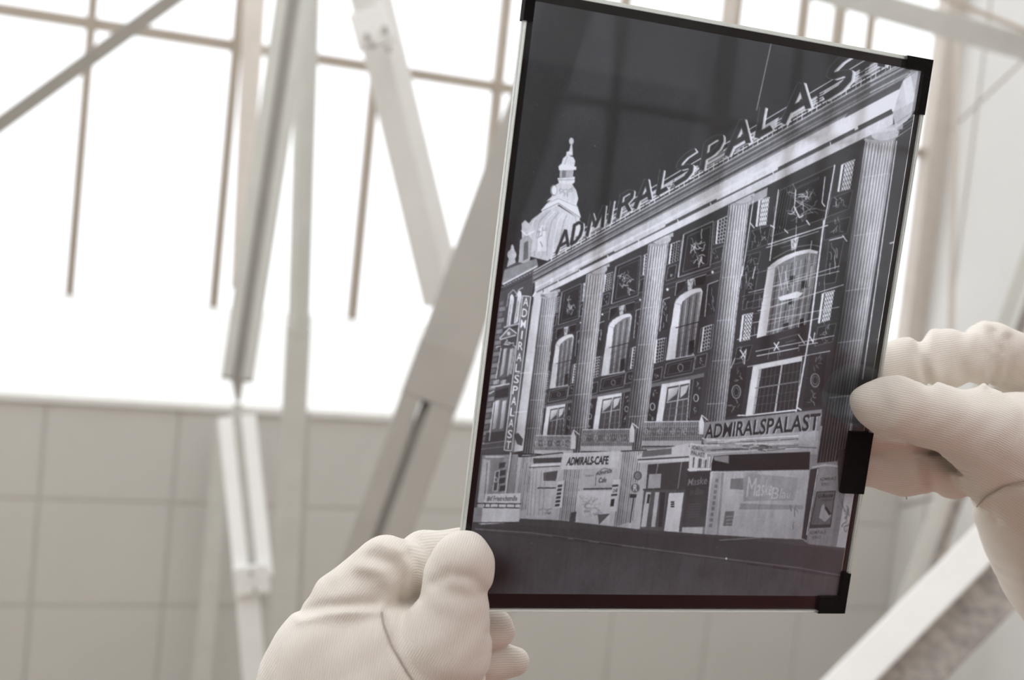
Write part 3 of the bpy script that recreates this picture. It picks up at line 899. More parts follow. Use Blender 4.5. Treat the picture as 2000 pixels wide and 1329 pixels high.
for x in (1078, 1120, 1175, 1235, 1312, 1376, 1498, 1610):
    ring(x, yl(346, x), 2.0, 3.2, 1.2, 225); ln((x + 12, yl(355, x + 12)), (x + 13, yl(362, x + 13)), 2, 200)
# bright return at the right end
fill([(1744, 222), (1764, 158), (1802, 132), (1808, 190), (1772, 236), (1750, 252)], 176, .9, 200, ((1745, 200), (1800, 190)))
fill([(1778, 138), (1802, 120), (1808, 182), (1788, 196)], 160, .6)
fill([(1764, 158), (1778, 142), (1790, 192), (1772, 206)], 208, .5)
for k in range(5): ln((1752, 240 + k * 7), (1802, 206 + k * 7), 1.5, (120, 210, 150)[k % 3], .6)
for k in range(6): ln((1700, 146 + k * 7), (1775, 108 + k * 7), 2.0, (170, 90, 190)[k % 3], .7)
# roof rails behind the letters
ln((1080, yl(250, 1080)), (1700, yl(250, 1700)), 1.6, 200); ln((1075, yl(281, 1075)), (1760, yl(281, 1760)), 2.4, 205)
ln((1075, yl(275, 1075)), (1760, yl(275, 1760)), 1.2, 180)
for k in range(70):
    x = 1078 + k * 9.6
    ln((x, yl(276, x)), (x - 1, yl(289, x)), 1.4, (205, 50, 150)[k % 3])
for k in range(60):
    x = random.uniform(1090, 1745); y = random.uniform(262, 280); L_ = (x - 900) * random.uniform(.012, .03)
    ln((x, yl(y, x)), (x + L_, yl(y, x + L_)), random.uniform(1.5, 4), random.choice((190, 160, 120)), .8)
STK = {'A': [[(.06, 0), (.5, 1)], [(.5, 1), (.94, 0)], [(.26, .30), (.76, .30)]], 'D': [[(.12, 0), (.12, 1)], [(.12, .94), (.5, .94), (.82, .76), (.9, .5), (.82, .24), (.5, .06), (.12, .06)]],
       'M': [[(.1, 0), (.16, 1)], [(.16, 1), (.5, .25), (.84, 1)], [(.84, 1), (.9, 0)]], 'I': [[(.5, 0), (.5, 1)]],
       'R': [[(.12, 0), (.12, 1)], [(.12, .94), (.6, .94), (.85, .82), (.85, .62), (.6, .5), (.12, .5)], [(.5, .5), (.9, 0)]],
       'L': [[(.12, 1), (.12, 0)], [(.05, .08), (.95, .08)]], 'P': [[(.12, 0), (.12, 1)], [(.12, .94), (.6, .94), (.88, .84), (.92, .68), (.8, .5), (.55, .42), (.12, .42)]],
       'S': [[(.9, .96), (.45, .95), (.18, .84), (.14, .68), (.3, .57), (.62, .49), (.84, .38), (.84, .2), (.62, .07), (.08, .05)]], 'T': [[(.5, 0), (.5, 1)], [(0, .94), (1, .94)]]}
LET = [("A", 1085, 1112), ("D", 1113, 1136), ("M", 1143, 1180), ("I", 1184, 1194), ("R", 1203, 1234), ("A", 1238, 1272), ("L", 1282, 1304), ("S", 1314, 1354),
       ("P", 1366, 1406), ("A", 1417, 1465), ("L", 1476, 1508), ("A", 1526, 1583), ("S", 1605, 1665), ("T", 1694, 1750)]
for ch, x0, x1 in LET:
    k_ = (x0 - 311) / 1158
    xe = x1 + 9 * k_
    fill([(x0 + 5 * k_, yl(258, x0)), (xe + 4 * k_, yl(258, xe)), (xe, yl(277, xe)), (x0, yl(277, x0))], 168, .8)
    for y_ in (261, 265, 270, 274): ln((x0 - 4, yl(y_, x0 - 4)), (xe + 5, yl(y_, xe + 5)), 1.6 * k_, random.choice((60, 210, 205)), .9)
for ch, x0, x1 in LET:
    h = (x0 - 311) / 1158 * 60
    sl_ = .17 * h
    yb0, yb1 = yl(276, x0), yl(276, x1)
    q = [(x0 + sl_, yb0 - h), (x1 + sl_, yb1 - h * (x1 - 311) / (x0 - 311)), (x1, yb1), (x0, yb0)]
    Hq = homog([(0, 1), (1, 1), (1, 0), (0, 0)], q)
    ex = 2.2 + (x0 - 1085) / 640 * 5
    sw = 5.4 + (x0 - 1085) / 640 * 9.0
    def put(dx, dy, w_, v, al=1.0):
        for st in STK[ch]:
            p = hmap(Hq, st) + np.array([dx, dy])
            pline(p, w_, v, al)
            for c_ in p[1:-1]: ell(c_[0], c_[1], w_ / 2, w_ / 2, v, al, 10)
    for s in (1.0, .8, .6, .4, .2): put(ex * s, ex * .28 * s, sw, 205 if s > .7 else 178)
    put(0, 0, sw + .8, 100); put(0, 0, sw - .8, 50)
ln((1507, 83), (1478, 216), 1.8, 128)
# ---------------- balconies
for k, (a0, a1) in enumerate(((0.03, 0.235), (0.27, 0.48), (0.515, 0.70))):
    q = hmap(FA, [(a0, .365), (a1, .345), (a1 + .002, .285), (a0, .300)])
    fill(q, 95, .85)
    for e in (0, 1): pline([q[0], q[1]] if e == 0 else [q[3], q[2]], 2, 175)
    n = 26
    for i in range(n + 1):
        ln(lerp(q[0], q[1], i / n), lerp(q[3], q[2], i / n), .9, 170, .8)
    for t in (.25, .5, .75): ln(lerp(q[0], q[3], t), lerp(q[1], q[2], t), .9, 150, .8)
    for i in range(9):
        p = lerp(lerp(q[0], q[1], (i + .5) / 9), lerp(q[3], q[2], (i + .5) / 9), .5)
        ring(p[0] + random.uniform(-2, 2), p[1], random.uniform(2.5, 4), random.uniform(4, 7), 1.2, (170, 60)[i % 2], .7)
        squiggle(p[0], p[1], 5, 6, 2, 1.1, random.choice((160, 60)), .7)
    fill([q[3], q[2], (q[2][0], q[2][1] + 9), (q[3][0], q[3][1] + 9)], 165); ln((q[3][0], q[3][1] + 10), (q[2][0], q[2][1] + 10), 2, 45)
    p = lerp(q[0], q[1], .97); fill([(p[0] - 5, p[1] + 2), (p[0], p[1] - 12), (p[0] + 5, p[1] + 2), (p[0] + 4, p[1] + 26), (p[0] - 5, p[1] + 26)], 190); pline([(p[0], p[1] - 12), (p[0] + 12, p[1] - 2)], 2, 190)
fill([(1004, 850), (1012, 846), (1022, 858), (1020, 872), (1010, 868)], 60, .9)
# ---------------- shop fronts
GB = 178
fill([(1012, 892), (1380, 872), (1372, 1046), (1000, 1016)], 162, 1, 186, ((1020, 950), (1370, 950)))
for i in range(4):                   # column feet stay fluted
    a, b, c, d_ = COLS[i][:4]
    p0, p1 = lerp(a, d_, 1.14), lerp(b, c, 1.14); 
    q0, q1 = lerp(a, d_, 1.56 if i < 3 else 1.3), lerp(b, c, 1.52 if i < 3 else 1.28)
    fill([p0, p1, q1, q0], 150, 1, 190, (p0, p1))
    for j in range(9): ln(lerp(p0, p1, (j + .3) / 9), lerp(q0, q1, (j + .3) / 9), 1.3, 60 if j % 2 else 95, .75)
    if i < 3: pline([lerp(p0, p1, -.1), lerp(p1, p0, -.2)], 2, 40)
pline([(1013, 893), (1034, 892), (1098, 885), (1106, 890)], 2, 40)
# first window
fill([(1042, 896), (1098, 894), (1096, 904), (1042, 906)], 66); fill([(1040, 908), (1096, 905), (1094, 912), (1036, 915)], 195); ln((1034, 914), (1094, 911), 1.6, 45)
fill([(1040, 918), (1092, 915), (1086, 1012), (1026, 1012)], 172)
fill([(1062, 924), (1090, 920), (1086, 940), (1062, 940)], 78); ln((1050, 954), (1086, 954), 2.2, 50)
for x in (1030, 1036, 1043, 1052, 1060): ln((x + 6, 920), (x, 1008), 1.4, 120, .7)
squiggle(1066, 1000, 9, 7, 8, 1.6, 110, .6)
fill([(1089, 942), (1102, 939), (1098, 992), (1084, 994)], 196)
for k in range(6): fill([(1090 - k, 948 + k * 7.5), (1099 - k, 947 + k * 7.5), (1098 - k, 952 + k * 7.5), (1089 - k, 953 + k * 7.5)], 62)
# cafe front
fill([(1100, 886), (1212, 882), (1206, 916), (1096, 918)], 188)
text("ADMIRALS-CAFE", [(1110, 894), (1190, 891), (1188, 908), (1106, 910)], 42, 1, 0.03)
fill([(1136, 917), (1200, 914), (1198, 956), (1130, 956)], 172)
text("Admirals", [(1166, 922), (1196, 915), (1195, 924), (1164, 930)], 52, 1, 0.012); text("Cafe", [(1171, 934), (1186, 933), (1184, 943), (1169, 944)], 50, 1, 0.015)
text("Conditorei", [(1144, 928), (1160, 927), (1160, 931), (1144, 932)], 70)
pline([(1163, 950), (1165, 926), (1180, 915), (1196, 920)], 1.2, 90)
ln((1140, 956), (1196, 955), 3, 70)
fill([(1130, 960), (1196, 959), (1190, 1022), (1120, 1022)], 198, 1, 178, ((1150, 960), (1150, 1022)))
squiggle(1150, 985, 16, 10, 12, 3.5, 150, .35); squiggle(1165, 1000, 14, 8, 10, 3, 130, .4)
fill([(1116, 1002), (1126, 1000), (1124, 1020), (1112, 1022)], 72); fill([(1168, 1006), (1192, 1004), (1182, 1014), (1170, 1026)], 84)
fill([(1198, 938), (1212, 937), (1205, 1000), (1190, 1000)], 192)
text("CAFE", [(1198, 956), (1207, 955), (1206, 962), (1197, 963)], 50, 1, .02)
for k in range(2): fill([(1196 - k * 2, 948 + k * 18), (1208 - k * 2, 947 + k * 18), (1208 - k * 2, 951 + k * 18), (1196 - k * 2, 952 + k * 18)], 62)
fill([(1194, 976), (1201, 975), (1199, 990), (1192, 990)], 50)
# sign post on the pavement
ell(1246, 930, 7, 8, 120); ring(1246, 930, 7, 8, 1.4, 60); 
ell(1241, 954, 9.5, 10, 95); ring(1241, 954, 9.5, 10, 2, 165); text("R", [(1238, 947), (1246, 947), (1245, 960), (1237, 960)], 200, 1, .02)
fill([(1231, 966), (1244, 966), (1243, 973), (1230, 973)], 56); ln((1238, 973), (1231, 1022), 2.6, 62); ln((1231, 1022), (1227, 1054), 2.8, 196)
# cinema entrance
fill([(1248, 888), (1346, 866), (1346, 892), (1245, 898)], 190); fill([(1256, 882), (1312, 876), (1312, 888), (1254, 894)], 105)
ln((1246, 899), (1346, 893), 2.6, 60); fill([(1246, 900), (1346, 896), (1346, 900), (1246, 905)], 200)
fill([(1266, 908), (1346, 902), (1344, 956), (1262, 956)], 66)
fill([(1268, 927), (1292, 926), (1290, 954), (1265, 955)], 158); ln((1286, 905), (1276, 956), 1.6, 150); ln((1332, 903), (1324, 956), 1.4, 150)
fill([(1258, 958), (1340, 957), (1332, 1040), (1250, 1036)], 86)
fill([(1262, 962), (1272, 962), (1262, 1030), (1252, 1030)], 185); fill([(1280, 962), (1288, 962), (1280, 1030), (1272, 1030)], 180); fill([(1290, 962), (1300, 962), (1294, 1030), (1286, 1030)], 60)
fill([(1266, 966), (1271, 966), (1268, 984), (1263, 984)], 62)
fill([(1307, 964), (1336, 963), (1326, 1040), (1297, 1039)], 206); 
for k in range(3): fill([(1311, 980 + k * 4.4), (1318, 980 + k * 4.4), (1317, 983 + k * 4.4), (1310, 983 + k * 4.4)], 50)
ln((1306, 962), (1296, 1040), 1.8, 60); ln((1256, 957), (1340, 957), 3, 70)
# Maske poster
fill([(1344, 922), (1390, 920), (1378, 1030), (1330, 1031)], 58, 1, 78, ((1360, 930), (1360, 1020)))
text("Maske", [(1346, 936), (1383, 931), (1381, 946), (1343, 950)], 128, 1, .004); text("in Blau", [(1350, 955), (1376, 953), (1374, 966), (1347, 968)], 96, .9)
for k in range(6): ln((1344 - k, 986 + k * 5), (1370 - k, 985 + k * 5), 1.8, 90, .8)
ln((1343, 918), (1388, 917), 3.5, 205)
for j in range(7): ln((1350 + j * 6, 893), (1348 + j * 6, 914), 2.2, 60 if j % 2 else 200)
# hanging signs
for q in ([(1349, 867), (1381, 872), (1380, 898), (1347, 891)], [(1560, 853), (1598, 862), (1592, 886), (1556, 877)]):
    fill(q, 168); pline(q, 1.6, 205, 1, True)
    t = [lerp(lerp(q[0], q[3], .12), lerp(q[1], q[2], .12), u) for u in (.1, .9)] + [lerp(lerp(q[0], q[3], .45), lerp(q[1], q[2], .45), u) for u in (.9, .1)]
    text("ADMIRALS", t, 82, 1, .01)
    t = [lerp(lerp(q[0], q[3], .55), lerp(q[1], q[2], .55), u) for u in (.1, .9)] + [lerp(lerp(q[0], q[3], .88), lerp(q[1], q[2], .88), u) for u in (.9, .1)]
    text("PALAST", t, 82, 1, .02)
# entrance sign over the doors
fill([(1376, 826), (1606, 800), (1602, 846), (1372, 866)], 120)
fill([(1376, 858), (1600, 842), (1596, 888), (1392, 892), (1374, 884)], 150)
for k in range(5): ln((1380, 862 + k * 6), (1560, 852 + k * 6), 1.6, (205, 80, 180, 100, 190)[k])
squiggle(1460, 866, 60, 6, 16, 2.2, 190); squiggle(1500, 878, 60, 5, 10, 2.0, 80)
q = [(1380, 830), (1604, 807), (1600, 841), (1376, 858)]
text("ADMIRALSPALAST", sq(q, 1.4, .8), 175, 1, 0.02)
text("ADMIRALSPALAST", q, 40, 1, 0.022)
# dark awning, show windows
fill([(1390, 908), (1394, 892), (1424, 889), (1583, 883), (1581, 918), (1390, 921)], 42)
fill([(1394, 893), (1424, 890), (1424, 906), (1396, 900)], 150, .8)
fill([(1388, 922), (1581, 919), (1566, 1054), (1376, 1048)], 184, 1, 160, ((1400, 930), (1560, 1040)))
fill([(1392, 924), (1408, 924), (1398, 1044), (1380, 1044)], 160)
for k in range(9): fill([(1398 - k * 1.5, 936 + k * 11), (1404 - k * 1.5, 936 + k * 11), (1403 - k * 1.5, 943 + k * 11), (1397 - k * 1.5, 943 + k * 11)], 112, .8)
ln((1412, 924), (1402, 1046), 5, 138, .8)
fill([(1428, 936), (1462, 934), (1460, 958), (1426, 956)], 120); fill([(1452, 922), (1480, 922), (1470, 980), (1452, 980)], 150, .7)
fill([(1458, 925), (1560, 934), (1552, 978), (1452, 980)], 142, .75)
text("Maske", [(1462, 932), (1512, 940), (1506, 968), (1458, 972)], 190, .85, .0); text("Blau", [(1510, 952), (1546, 958), (1542, 974), (1506, 976)], 188, .85, .0)
fill([(1446, 984), (1570, 988), (1568, 996), (1444, 996)], 134, .8)
fill([(1417, 1000), (1435, 999), (1430, 1028), (1413, 1028)], 108)
for k in range(3): ln((1418, 1010 + k * 7), (1432, 1009 + k * 7), 2, 145)
squiggle(1550, 1000, 5, 20, 6, 2, 130)
# kiosk column on the right
fill([(1583, 918), (1600, 914), (1576, 1056), (1566, 1052)], 56); ln((1598, 916), (1576, 1046), 2, 180)
fill([(1600, 914), (1640, 912), (1622, 1072), (1576, 1066)], 132)
pline([(1586, 914), (1612, 909), (1642, 912)], 4, 170)
text("ADMIRALS", [(1602, 934), (1634, 932), (1633, 938), (1601, 940)], 70, 1, .01); text("KINO", [(1606, 944), (1622, 943), (1621, 949), (1605, 950)], 78, 1, .01)
fill([(1596, 962), (1632, 960), (1622, 1030), (1582, 1032)], 96); pline([(1596, 962), (1632, 960), (1622, 1030), (1582, 1032)], 1.6, 42, 1, True)
text("U-Boote", [(1599, 966), (1628, 964), (1627, 972), (1598, 974)], 40, 1, .02); text("westwärts", [(1606, 975), (1630, 974), (1629, 979), (1605, 980)], 60, 1)
fill([(1605, 990), (1610, 984), (1612, 996), (1624, 1008), (1612, 1020), (1600, 1012)], 150); fill([(1614, 990), (1624, 1004), (1620, 1008), (1611, 993)], 44); fill([(1584, 1026), (1622, 1025), (1621, 1031), (1583, 1033)], 62)
text("ADMIRALS-", [(1582, 1038), (1616, 1036), (1615, 1043), (1581, 1045)], 76, 1, .01); text("KINO", [(1588, 1048), (1604, 1047), (1603, 1053), (1587, 1054)], 84, 1, .01)
fill([(1640, 960), (1700, 955), (1680, 1075), (1624, 1072)], 170); fill([(1640, 960), (1652, 959), (1634, 1070), (1624, 1070)], 118)
squiggle(1652, 1010, 9, 30, 10, 2.4, 120); fill([(1636, 880), (1690, 872), (1684, 958), (1638, 960)], 56)
# street car shelter sign on the left
fill([(948, 966), (1018, 964), (1014, 1020), (942, 1026), (926, 1020), (931, 992), (944, 990)], 190); fill([(926, 992), (943, 992), (940, 1024), (924, 1020)], 130)
text("Bhf Friedrichstraße", [(953, 970), (1011, 969), (1010, 979), (951, 980)], 62, 1, .012)
ln((930, 984), (1018, 985), 2, 45); ln((944, 992), (1016, 993), 2, 60)
for x in (948, 958, 974, 990, 1006): ln((x, 985), (x - 1, 993), 1.6, 60)
ln((926, 1022), (1014, 1021), 1.6, 45)
# ---------------- street
fill([(900, 1028), (1014, 1021), (1016, 1014), (1090, 1017), (1240, 1034), (1372, 1044), (1468, 1050), (1568, 1055), (1580, 1064), (1680, 1074), (1720, 1300), (880, 1300)], 70, 1, 80, ((1200, 1040), (1200, 1170)))
fill([(900, 1034), (1014, 1026), (1240, 1040), (1470, 1056), (1660, 1078), (1650, 1130), (1400, 1090), (1180, 1060), (930, 1034)], 64, .7)
pline([(928, 1034), (1040, 1042), (1200, 1064), (1400, 1090), (1560, 1110), (1660, 1128)], 2.4, 120, .7); pline([(928, 1037), (1200, 1067), (1400, 1093), (1660, 1132)], 1.6, 60, .7)
for x0, x1 in ((1080, 1110), (1120, 1150), (1170, 1215), (1460, 1482), (1510, 1540)): ln((x0, 1046 + (x0 - 1060) * .14), (x1, 1046 + (x1 - 1060) * .14), 3, 52, .8)
pline([(1405, 1056), (1440, 1054), (1490, 1051)], 1.6, 150, .8)
for _ in range(60):                # scratches and dust
    x, y = random.uniform(960, 1760), random.uniform(20, 1160)
    ell(x, y, random.uniform(.5, 1.1), random.uniform(.5, 1.1), random.uniform(110, 170), .7, 7)
ell(1419, 1092, 1.8, 2, 235)

# box filter, grain, transmission
im = canvas.reshape(NY, SS, NX, SS).mean((1, 3))
def fnoise(sx, sy):
    gy_, gx_ = int(NY / sy) + 3, int(NX / sx) + 3
    g_ = rng.normal(0, 1, (gy_, gx_))
    y_ = np.arange(NY) / sy; x_ = np.arange(NX) / sx
    iy, ix = y_.astype(int), x_.astype(int); fy, fx = (y_ - iy)[:, None], (x_ - ix)[None, :]
    g00, g01 = g_[iy][:, ix], g_[iy][:, ix + 1]; g10, g11 = g_[iy + 1][:, ix], g_[iy + 1][:, ix + 1]
    return (g00 * (1 - fx) + g01 * fx) * (1 - fy) + (g10 * (1 - fx) + g11 * fx) * fy
# slight lens softness, then stone grain, streaks and stains of the pictured walls
k3 = lambda z, ax_: (np.roll(z, 1, ax_) + 2.6 * z + np.roll(z, -1, ax_)) / 4.6
im = k3(k3(im, 0), 1)
wt = np.clip((im - 44) / 80, 0, 1)
im = im + wt * (fnoise(3, 3) * 3 + fnoise(9, 14) * 3.5 + fnoise(30, 40) * 5.5 + fnoise(4, 30) * 3.5)
im = im + np.clip((80 - im) / 40, 0, 1) * (fnoise(2.5, 2.5) * 2.0 + fnoise(60, 60) * 2.5)
im = im + rng.normal(0, 1.0, im.shape)
im = np.clip(im, 8, 250) / 255.0
lin = np.where(im <= 0.04045, im / 12.92, ((im + 0.055) / 1.055) ** 2.4)
yy_ = np.clip((INS + (np.arange(NY) + .5) * CELL - 0.170) / 0.035, 0, 1)[:, None]
PRINT = lin * (0.97 - 0.22 * yy_ * yy_ * (3 - 2 * yy_)) + 0.006      # lower third painted darker for the dimmer light behind it

def pbox(name, x0, x1, y0, y1, z0, z1, mat, parent, bevel=0.0):
    v = [pl(x0, y0, z0), pl(x1, y0, z0), pl(x1, y1, z0), pl(x0, y1, z0), pl(x0, y0, z1), pl(x1, y0, z1), pl(x1, y1, z1), pl(x0, y1, z1)]
    return mesh_obj(name, v, BOXF, mat, parent, bevel=bevel)

plate = empty('glass_negative', pl(PW / 2, PH, 0.002))
tag(plate, 'large framed glass plate negative of a theatre facade held up by two gloved hands', 'photo negative')
M['sheet'] = mat_glass_thin('glass_sheet', (1, 1, 1), 0.5)
mt = bpy.data.materials.new('ground_glass_edge')
nt, N, L = nodes_of(mt)
N['Principled BSDF'].inputs['Base Color'].default_value = (0.97, 1.0, 0.96, 1)
N['Principled BSDF'].inputs['Transmission Weight'].default_value = 0.85
N['Principled BSDF'].inputs['Roughness'].default_value = 0.35
N['Principled BSDF'].inputs['IOR'].default_value = 1.5
tc = N.new('ShaderNodeTexCoord'); nz = N.new('ShaderNodeTexNoise'); nz.inputs['Scale'].default_value = 420; nz.inputs['Detail'].default_value = 6
bp = N.new('ShaderNodeBump'); bp.inputs['Strength'].default_value = 0.6; bp.inputs['Distance'].default_value = 0.0006
L.new(tc.outputs['Object'], nz.inputs['Vector']); L.new(nz.outputs['Fac'], bp.inputs['Height']); L.new(bp.outputs['Normal'], N['Principled BSDF'].inputs['Normal'])
M['edge'] = mt
M['mask'] = mat_plain('black_mask_paper', (0.006, 0.0055, 0.007), 0.75, 0.3, 30, spec=0.2)
M['tape'] = mat_plain('black_tape', (0.005, 0.0045, 0.005), 0.8, 0.3, 60, bump=0.25, bscale=900, spec=0.2)
TH = 0.0042
RIM = 0.0013
# two sheets of glass with the emulsion between them
pbox('front_glass', RIM, PW - RIM, RIM, PH - RIM, 0.0, 0.0017, M['sheet'], plate)
pbox('back_glass', RIM, PW - RIM, RIM, PH - RIM, 0.0026, TH, M['sheet'], plate)
# the ground edges that catch the light
for nm, x0, x1, y0, y1 in (('glass_edge', 0, RIM, 0, PH), ('glass_edge', PW - RIM * .8, PW, 0, PH), ('glass_edge', RIM, PW - RIM, 0, RIM), ('glass_edge', RIM, PW - RIM, PH - RIM * .8, PH)):
    pbox(nm, x0, x1, y0, y1, 0.0, 0.0019, M['edge'], plate, bevel=0.0003)
    pbox('cover_glass_edge', x0 + .0002, x1 - .0002, y0 + .0002, y1 - .0002, 0.0022, TH, M['edge'], plate, bevel=0.0003)
# black paper mask between the sheets
ML, MT, MR, MB = 0.0042, 0.0047, 0.0034, 0.0070
for x0, x1, y0, y1 in ((RIM, ML, RIM, PH - RIM), (PW - MR, PW - RIM * .8, RIM, PH - RIM), (ML, PW - MR, RIM, MT), (ML, PW - MR, PH - MB, PH - RIM * .8)):
    pbox('mask_strip', x0, x1, y0, y1, 0.00175, 0.00190, M['mask'], plate)
# tape tabs folded over the edges: (x0, x1, y0, y1)
def tab(x0, x1, y0, y1):
    pbox('tape_tab', x0, x1, y0, y1, -0.00015, TH + 0.00015, M['tape'], plate, bevel=0.00012)
pbox('tape_tab', PW - 0.0126, PW + 0.0003, -0.0003, 0.0046, -0.00015, TH + .00015, M['tape'], plate, bevel=0.00012)
pbox('tape_tab', PW - 0.0032, PW + 0.0003, 0.0046, 0.0225, -0.00015, TH + .00015, M['tape'], plate, bevel=0.00012)
pbox('tape_tab', PW - 0.0135, PW + 0.0003, PH - 0.0072, PH + 0.0003, -0.00015, TH + .00015, M['tape'], plate, bevel=0.00012)
pbox('tape_tab', PW - 0.0036, PW + 0.0003, PH - 0.0180, PH - 0.0072, -0.00015, TH + .00015, M['tape'], plate, bevel=0.00012)
pbox('tape_tab', -0.0003, 0.0036, -0.0003, 0.0125, -0.00015, TH + .00015, M['tape'], plate, bevel=0.00012)
pbox('tape_tab', -0.0003, 0.0036, PH - 0.018, PH + 0.0003, -0.00015, TH + .00015, M['tape'], plate, bevel=0.00012)
# patch under the right thumb
_px = lambda x, y: (gpx([(x, y)])[0] / SS * CELL + INS)
q0, q1 = _px(1662, 842), _px(1640, 962)
pbox('tape_tab', q0[0] - .001, PW + 0.0003, q0[1], q1[1], -0.00015, TH + 0.00015, M['tape'], plate, bevel=0.00012)

# emulsion: one flat skin whose silver density is the picture
mt = bpy.data.materials.new('silver_emulsion')
nt, N, L = nodes_of(mt)
N.remove(N['Principled BSDF'])
out = N['Material Output']
ca = N.new('ShaderNodeVertexColor'); ca.layer_name = 'silver_grain'
tr = N.new('ShaderNodeBsdfTransparent'); tl_ = N.new('ShaderNodeBsdfTranslucent'); df = N.new('ShaderNodeBsdfDiffuse')
for b in (tr, tl_, df): L.new(ca.outputs['Color'], b.inputs['Color'])
m1 = N.new('ShaderNodeMixShader'); m1.inputs['Fac'].default_value = EMUL_TRANSLUCENT
m2 = N.new('ShaderNodeMixShader'); m2.inputs['Fac'].default_value = EMUL_DIFFUSE
L.new(tr.outputs[0], m1.inputs[1]); L.new(tl_.outputs[0], m1.inputs[2])
L.new(m1.outputs[0], m2.inputs[1]); L.new(df.outputs[0], m2.inputs[2])
L.new(m2.outputs[0], out.inputs['Surface'])
me = bpy.data.meshes.new('emulsion')
gx = INS + (np.arange(NX) + .5) * CELL; gy = INS + (np.arange(NY) + .5) * CELL
GX, GY = np.meshgrid(gx, gy)
q = T0 + GX[..., None] * EX + GY[..., None] * EY + EN * 0.0022
Wd = CAM + q[..., 0:1] * CR - q[..., 1:2] * CU + q[..., 2:3] * FW
nv = NX * NY
me.vertices.add(nv)
me.vertices.foreach_set('co', Wd.reshape(-1).astype(np.float32))
ii = (np.arange(NY - 1)[:, None] * NX + np.arange(NX - 1)[None, :]).ravel()
quads = np.column_stack([ii, ii + NX, ii + NX + 1, ii + 1]).astype(np.int32)
nf = len(quads)
me.loops.add(nf * 4); me.polygons.add(nf)
me.loops.foreach_set('vertex_index', quads.ravel())
me.polygons.foreach_set('loop_start', np.arange(0, nf * 4, 4, dtype=np.int32))
me.update(calc_edges=True)
at_ = me.attributes.new('silver_grain', 'FLOAT_COLOR', 'POINT')
den = np.ones((nv, 4), np.float32)
T_ = np.clip(PRINT * EMUL_GAIN, 0, 0.95).reshape(-1)
den[:, 0] = T_ * 0.885; den[:, 1] = T_ * 0.90; den[:, 2] = T_ * 1.0
at_.data.foreach_set('color', den.ravel())
me.materials.append(mt)
o = bpy.data.objects.new('emulsion', me)
link(o, plate)
tag(o, 'black and white negative picture of a columned theatre with a dome tower')

# ------------------------------------------------------------------ gloved hands
def seg_d(P, a, b, ra, rb):
    ab = b - a
    h = np.clip(((P - a) @ ab) / (ab @ ab + 1e-9), 0, 1)
    d = np.sqrt(((P - a - h[..., None] * ab) ** 2).sum(-1))
    return d - (ra + (rb - ra) * h)
def smin(a, b, k):
    h = np.clip(0.5 + 0.5 * (b - a) / k, 0, 1)
    return b + (a - b) * h - k * h * (1 - h)
def hp(px, py, dz):
    """view point + millimetres behind the front of the plate -> camera-aligned millimetres"""
    r = np.array([(px - 1000) / FPX, (py - 664.5) / FPX, 1.0])
    d = (np.dot(T0, EN) + dz / 1000.0) / np.dot(r, EN)
    return np.array([(px - 1000) / FPX * d, (py - 664.5) / FPX * d, d]) * 1000.0

